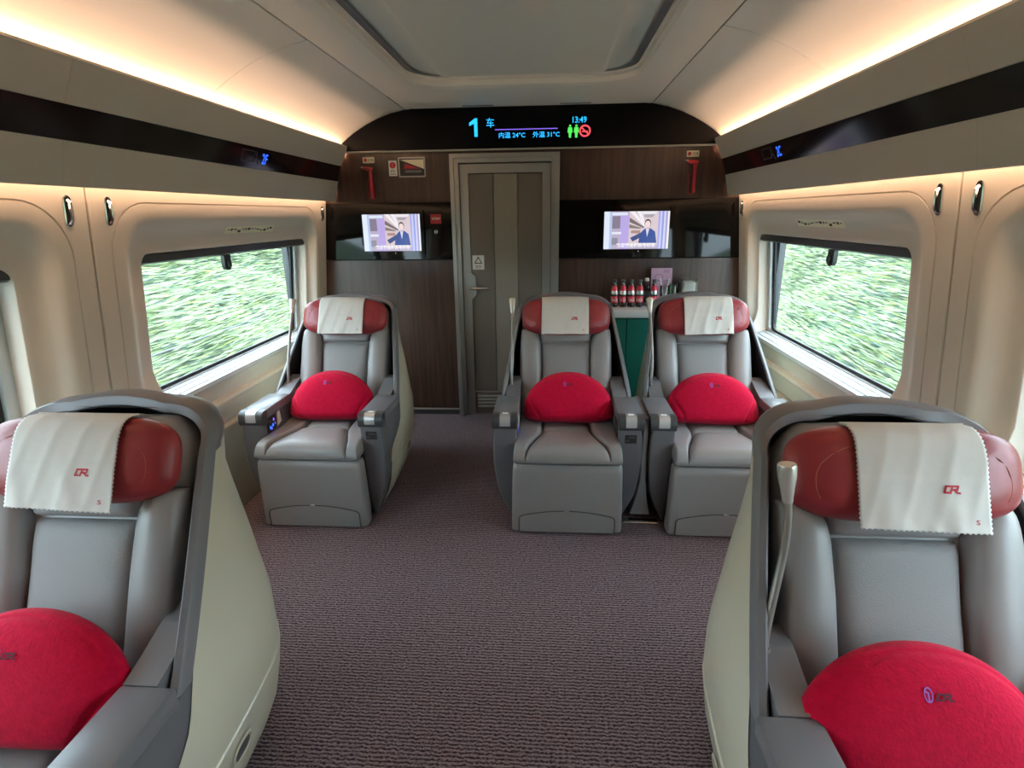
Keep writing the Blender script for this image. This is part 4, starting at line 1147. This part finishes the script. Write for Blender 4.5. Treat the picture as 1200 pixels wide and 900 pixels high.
cloth('far_left', 'white cloth on the headrest of the far left window seat', 1)
cloth('far_mid', 'white cloth on the headrest of the seat in front of the door', 2, off=-0.006)
cloth('far_right', 'white creased cloth on the headrest of the far right window seat', 3, off=0.010, sag=0.5)
cloth('near_left', 'white cloth with pinked edges on the left foreground headrest', 4, off=0.012, sag=-0.6)
cloth('near_right', 'white cloth with pinked edges on the right foreground headrest', 5, off=0.006, sag=-0.4)

# ------------------------------------------------------------------ crimson half-moon cushions
CU = dict(a=0.242, bu=0.222, bl=0.055, T=0.078)
def cu_xy(th, r):
    c, s = math.cos(th), math.sin(th)
    if s >= 0:
        n = 2.05; return (r * math.copysign(abs(c) ** (2 / n), c) * CU['a'], r * abs(s) ** (2 / n) * CU['bu'])
    n = 3.4; return (r * math.copysign(abs(c) ** (2 / n), c) * CU['a'], -r * abs(s) ** (2 / n) * CU['bl'])
def cu_r(x, z):
    n, b = (2.05, CU['bu']) if z >= 0 else (3.4, CU['bl'])
    return ((abs(x) / CU['a']) ** n + (abs(z) / b) ** n) ** (1 / n)
def cu_front(x, z, r=None):
    r = cu_r(x, z) if r is None else r
    d = CU['T'] * max(0.0, 1 - r ** 3.4) ** 0.5
    # side panel seams and the boxing seam near the outline
    xs = 0.150 + 0.075 * sstep(-0.06, 0.13, z)
    d -= 0.009 * math.exp(-((abs(x) - xs) / 0.007) ** 2) * (1 - sstep(0.10, 0.15, z))
    d -= 0.005 * math.exp(-((r - 0.955) / 0.018) ** 2) * (1 if z > -0.02 else 0)
    return d
def make_cushion_mesh():
    NR, NT = 46, 168
    m = MB()
    rs = [1 - (1 - k / NR) ** 1.7 for k in range(NR + 1)]
    F = [[(lambda p: (p[0], -cu_front(p[0], p[1], r), p[1] + CU['bl']))(cu_xy(2 * math.pi * j / NT, r)) for j in range(NT)] for r in rs]
    Bk = [[(lambda p: (p[0], CU['T'] * 0.75 * max(0.0, 1 - r ** 3) ** 0.5, p[1] + CU['bl']))(cu_xy(2 * math.pi * j / NT, r)) for j in range(NT)] for r in rs[::-1]]
    m.grid(F + Bk[1:], cv=True)
    return m
cu_mesh = None
def cushion(key, label, dx=0.0, dy=0.0, dz=0.0, tilt=22.0, yaw=0.0, roll=0.0, sc=1.0):
    global cu_mesh
    x0, y0 = next((c[1], c[2]) for c in CHAIRS if c[0] == key)
    t = empty('half_moon_cushion', (x0 + dx, y0 + 0.352 + dy, 0.468 + dz)); tag(t, label, 'cushion', 'crimson cushions on the seats')
    t.rotation_euler = (-math.radians(tilt), math.radians(roll), math.radians(yaw))
    t.scale = (sc, 1, sc)
    if cu_mesh is None:
        o = make_cushion_mesh().build('cushion_body', M_PLUSH, t, smooth=60); cu_mesh = o.data
    else:
        o = link(bpy.data.objects.new('cushion_body', cu_mesh), t)
    hL = 0.0125
    zc = 0.195 - CU['bl']
    fn = lambda a, b: (a, -cu_front(a, b) - 0.0025, b + CU['bl'])
    printed('logo', CR2D, lambda a, b: fn(-0.010 + a * hL * 1.25, zc + b * hL), M_LOGOD, t)
    rg = [[(-0.021 + rr_ * 0.62 * math.cos(k * math.pi / 10), zc + 0.009 + rr_ * math.sin(k * math.pi / 10)) for k in range(20)] for rr_ in (0.0100, 0.0130)]
    printed('round_emblem', (rg[0] + rg[1], [(k, (k + 1) % 20, 20 + (k + 1) % 20, 20 + k) for k in range(20)]), fn, M_LOGOP, t)
    printed('round_emblem', strokes2d([[(-0.021, zc), (-0.021, zc + 0.012), (-0.025, zc + 0.014)]], 0.003, 1), fn, M_LOGOP, t)
cushion('far_left', 'crimson half-moon cushion on the far left window seat', dx=0.004, tilt=22, roll=-1.5)
cushion('far_mid', 'crimson half-moon cushion on the seat in front of the door', dx=0.012, tilt=22)
cushion('far_right', 'crimson half-moon cushion on the far right window seat', dx=-0.004, tilt=22, roll=1.5)
cushion('near_left', 'crimson half-moon cushion on the left foreground seat', dx=0.022, dy=0.025, tilt=22)
cushion('near_right', 'crimson half-moon cushion on the right foreground seat', dx=-0.055, dy=0.025, tilt=22, roll=1)

# ------------------------------------------------------------------ drinks counter behind the far pair
cb = empty('drinks_counter', (0.88, 3.98, 0)); tag(cb, 'teal drinks counter with a white top below the right television', 'counter')
m = MB(); m.box(-0.56, 0.56, -0.155, 0.208, 0.06, 0.859, 0.004, 1); m.build('cabinet_body', M_TEAL, cb)
m = MB(); m.box(-0.55, 0.55, -0.135, 0.208, 0.0, 0.06); m.build('plinth', M_CHAR, cb)
m = MB(); m.box(-0.575, 0.575, -0.175, 0.208, 0.862, 0.912, 0.005, 2); m.build('worktop', M_COUNTER, cb, 40)
for k in range(3):
    m = MB(); m.box(-0.55 + k * 0.368, -0.55 + (k + 1) * 0.368 - 0.006, -0.172, -0.156, 0.07, 0.852, 0.003, 1); d_ = m.build('cabinet_door', M_TEAL, cb)
CT = 0.912
def cola(x, y, label):
    t = empty('cola_bottle', (x, y, CT)); tag(t, label, 'bottle', 'cola bottles in a row on the drinks counter')
    if not cola.proto:
        parts = []
        m = MB(); m.lathe([(0, 0.0), (0.020, 0.0), (0.025, 0.006), (0.0255, 0.022), (0.024, 0.030), (0.024, 0.078), (0.0258, 0.088), (0.0255, 0.105), (0.021, 0.130), (0.0155, 0.150), (0.0125, 0.163), (0.0125, 0.176)], n=18); parts.append(('bottle_body', m, M_COLA))
        m = MB(); m.lathe([(0.0245, 0.032), (0.0246, 0.033), (0.0246, 0.075), (0.0245, 0.076)], n=18); parts.append(('label_band', m, M_COLARED))
        m = MB(); m.lathe([(0.0262, 0.088), (0.0261, 0.104), (0.0245, 0.114)], n=18); parts.append(('shoulder_highlight', m, M_SILVER))  # silver ring paints the highlight on the bottle shoulder
        m = MB(); m.lathe([(0.0243, 0.1145), (0.0205, 0.135), (0.0162, 0.150)], n=18); parts.append(('neck_band', m, M_COLARED))
        m = MB(); m.lathe([(0.0142, 0.170), (0.0146, 0.172), (0.0146, 0.188), (0.013, 0.191), (0, 0.191)], n=18); parts.append(('cap', m, M_CHAR))
        for nm, mb_, mt in parts:
            o = mb_.build(nm, mt, t, 40); cola.proto.append(o)
        vf = fit2d(text2d('Coca-Cola', shear=0.25, bold=0.01), -1.05, 1.05, 0.040, 0.068)
        o = printed('label_script', vf, lambda a, b: (0.0252 * math.sin(a), -0.0252 * math.cos(a), b), M_WHITE, t); cola.proto.append(o)
    else:
        for o in cola.proto:
            c = o.copy(); COL.objects.link(c); c.parent = t
    t.rotation_euler[2] = rnd.uniform(-0.4, 0.4)
cola.proto = []
XB = [0.625, 0.684, 0.742, 0.802, 0.900]
LB = ['leftmost cola bottle of the row on the drinks counter', 'second cola bottle from the left on the drinks counter', 'third cola bottle from the left on the drinks counter', 'fourth cola bottle from the left on the drinks counter', 'cola bottle nearest the pink card, right end of the row']
for x, l in zip(XB, LB): cola(x, 3.985, l)
t = empty('water_bottle', (0.858, 4.05, CT)); tag(t, 'clear water bottle with a white cap behind the cola bottles', 'bottle')
m = MB(); m.lathe([(0, 0), (0.026, 0), (0.028, 0.01), (0.028, 0.12), (0.018, 0.15), (0.012, 0.165), (0.012, 0.175)], n=18); m.build('bottle_body', M_TUMBLER, t, 40)
m = MB(); m.lathe([(0.0148, 0.172), (0.0150, 0.174), (0.0150, 0.190), (0.0135, 0.193), (0, 0.193)], n=18); m.build('cap', M_WHITE, t, 40)
m = MB(); m.lathe([(0.0284, 0.06), (0.0284, 0.10)], n=18); m.build('label_band', M_GREYP, t, 40)
def tumbler(x, y, label):
    t = empty('glass_tumbler', (x, y, CT)); tag(t, label, 'glass', 'tumblers on the drinks counter')
    m = MB(); m.lathe([(0, 0.004), (0.024, 0.004), (0.030, 0.150), (0.032, 0.150), (0.026, 0.0), (0, 0)], n=20); m.build('glass_wall', M_TUMBLER, t, 40)
    return t
t = tumbler(0.972, 3.985, 'clear tumbler holding white stirrers in front of the pink card')
for a, b in ((-0.030, 0.02), (0.028, 0.0)):
    m = MB(); m.tube([(-a * 0.3, b * 0.2, 0.008), (a, b, 0.195)], 0.0045, 8); m.build('stirrer', M_WHITE, t, 40)
tumbler(1.028, 3.985, 'empty clear tumbler right of the stirrers')
tumbler(1.058, 4.07, 'empty clear tumbler beside the acrylic tissue box')
t = empty('menu_card', (0.972, 4.10, CT)); tag(t, 'pink card with a purple drawing standing behind the bottles', 'card')
m = MB(); m.prism([(0.0, 0.0), (0.0255, 0.255), (0.0295, 0.255), (0.004, 0.0)], 'x', -0.074, 0.074); m.build('card_sheet', M_PINK, t)
cy = lambda z: 0.1 * z - 0.0015
printed('card_drawing', strokes2d([[(-0.02 + 0.03 * math.cos(k * 0.5), 0.190 + 0.020 * math.sin(k * 0.5)) for k in range(13)], [(-0.05, 0.17), (0.0, 0.16), (0.05, 0.172)]], 0.004, 1), lambda a, b: (a, cy(b), b), M_PURPLE, t)
printed('card_writing', fit2d(text2d('高铁', shear=0.2), 0.012, 0.055, 0.222, 0.243), lambda a, b: (a, cy(b), b), M_PURPLE, t)
t = empty('tissue_box', (1.145, 4.03, CT)); tag(t, 'clear acrylic box with white tissues on the drinks counter', 'tissue box')
m = MB(); m.box(-0.052, 0.052, -0.05, 0.05, 0.0, 0.190, 0.003, 1); m.build('acrylic_box', M_TUMBLER, t)
m = MB(); m.box(-0.042, 0.042, -0.042, 0.042, 0.004, 0.172, 0.012, 2); m.build('tissue_stack', M_WHITE, t, 40)

# ------------------------------------------------------------------ trackside outside the windows
def bank_z(ax):
    return lerp([(2.0, -1.35), (3.3, -1.25), (4.0, -0.9), (6.0, 0.2), (9.0, 1.3), (14, 2.2), (30, 3.2)], ax)
def bank_material():
    m = bpy.data.materials.new('grassy_bank'); m.use_nodes = True
    nt = m.node_tree; b = nt.nodes['Principled BSDF']
    tc = nt.nodes.new('ShaderNodeTexCoord'); mp = nt.nodes.new('ShaderNodeMapping'); mp.inputs['Scale'].default_value = (1.0, 0.22, 1.0)
    n = nt.nodes.new('ShaderNodeTexNoise'); n.inputs['Scale'].default_value = 2.4; n.inputs['Detail'].default_value = 6
    r = nt.nodes.new('ShaderNodeValToRGB')
    r.color_ramp.elements[0].position = 0.35; r.color_ramp.elements[0].color = (0.06, 0.095, 0.07, 1)
    r.color_ramp.elements[1].position = 0.65; r.color_ramp.elements[1].color = (0.14, 0.19, 0.11, 1)
    nt.links.new(tc.outputs['Object'], mp.inputs[0]); nt.links.new(mp.outputs[0], n.inputs[0]); nt.links.new(n.outputs['Fac'], r.inputs[0]); nt.links.new(r.outputs[0], b.inputs['Base Color'])
    b.inputs['Roughness'].default_value = 0.9
    return m
M_BANK = bank_material()
M_LEAF = vcol_material('trackside_leaves', 0.0, 0.9)
M_LEAF.node_tree.nodes['Principled BSDF'].inputs['Specular IOR Level'].default_value = 0.1
def bank(sg):
    m = MB()
    xs = [2.0, 3.3, 4.0, 5.0, 6.0, 7.5, 9, 11.5, 14, 20, 30]
    m.grid([[(sg * x, y, bank_z(x) + 0.08 * math.sin(x * 3 + y * 1.7)) for y in np.linspace(-12, 46, 59)] for x in xs])
    o = m.build('trackside_ground', M_BANK, None, 60)
    tag(o, 'grassy railway bank outside the %s windows' % SIDE_NAME[sg], 'ground', kind='structure')
def foliage(sg, n, seed):
    g = np.random.default_rng(seed)
    ax = 3.4 + (g.random(n) ** 1.25) * 12.0
    y = (ax - 1.0) * (0.2 + g.random(n) * 2.9) * 1.0
    zb = np.interp(ax, [2.0, 3.3, 4.0, 6.0, 9.0, 14, 30], [-1.35, -1.25, -0.9, 0.2, 1.3, 2.2, 3.2])
    patch = np.sin(y * 0.9 + ax * 0.8 + sg) * np.sin(y * 0.43 - ax * 0.5 + 2 * sg) + 0.5 * np.sin(y * 2.1 + ax)
    hgt = np.where(ax > 6.0, 1.6, 0.55) * (0.6 + 0.6 * g.random(n)) * (1 + 0.4 * patch)
    z = zb + g.random(n) * np.maximum(hgt, 0.1)
    L = (0.08 + 0.24 * g.random(n)) * (0.6 + ax * 0.07)
    Hh = (0.005 + 0.008 * g.random(n)) * (0.6 + ax * 0.07)
    tl = g.normal(0, 0.06, n); tz = g.normal(0, 0.5, n)
    # elongated leaf sprays lying along the track, facing the train and the sky
    nx = -sg * np.cos(0.6 + tz * 0.5); nz = np.sin(0.6 + tz * 0.5)
    c = np.stack([sg * ax, y, z], 1)
    du = np.stack([np.zeros(n), np.cos(tl), np.sin(tl)], 1) * L[:, None]
    dv = np.stack([nz * sg, np.zeros(n), np.abs(nx)], 1) * Hh[:, None]
    V = np.stack([c - du, c - dv, c + du, c + dv], 1).reshape(-1, 3)
    me = bpy.data.meshes.new('trackside_foliage')
    me.vertices.add(4 * n); me.vertices.foreach_set('co', V.ravel())
    me.loops.add(4 * n); me.loops.foreach_set('vertex_index', np.arange(4 * n))
    me.polygons.add(n); me.polygons.foreach_set('loop_start', np.arange(0, 4 * n, 4)); me.polygons.foreach_set('loop_total', np.full(n, 4))
    me.update()
    pal = np.array([(0.62, 0.80, 0.58), (0.46, 0.62, 0.38), (0.30, 0.44, 0.32), (0.17, 0.26, 0.28), (0.64, 0.74, 0.34), (0.78, 0.92, 0.80)])
    big = np.sin(y * 0.55 + ax * 0.35 + 1.3 * sg) + 0.8 * np.sin(y * 1.15 - ax * 0.6 + 2.1) + 0.6 * np.sin(y * 2.3 + ax * 1.1 + z * 2)
    wl = np.clip(0.15 + (z + 0.2) * 0.30 + 0.28 * big, 0, 1)     # darker kinds of shrub stand in clumps, mostly higher on the bank
    pick = g.random(n)
    dark = 0.06 + 0.52 * wl
    idx = np.where(pick < dark * 0.6, 3, np.where(pick < dark, 2, np.where(pick < dark + 0.14, 1, np.where(pick < dark + 0.22, 4, np.where(pick < dark + 0.22 + 0.5 * (0.78 - dark), 0, 5)))))
    col = pal[idx] * np.array([0.40, 0.385, 0.29]) * (0.85 + 0.3 * g.random(n))[:, None]
    ca = me.color_attributes.new('print', 'FLOAT_COLOR', 'CORNER')
    ca.data.foreach_set('color', np.repeat(np.concatenate([col, np.ones((n, 1))], 1), 4, axis=0).ravel())
    me.materials.append(M_LEAF)
    o = link(bpy.data.objects.new('trackside_foliage', me))
    tag(o, 'pale green bushes and leaves outside the %s windows' % SIDE_NAME[sg], 'foliage', kind='stuff')
for sg in (-1, 1):
    bank(sg); foliage(sg, 130000, 11 + sg)
    m = MB(); m.tube([(sg * 4.6, -6, -0.02), (sg * 4.6, 30, -0.02)], 0.012, 6)
    tag(m.build('trackside_cable', M_GREYP), 'thin dark cable running along the bank outside the %s windows' % SIDE_NAME[sg], 'cable')
mb = MB(); mb.box(-2.2, 2.2, -12, 46, -1.5, -1.35); tag(mb.build('track_bed', M_GREYP), 'grey track bed under the train', 'ground', kind='structure')
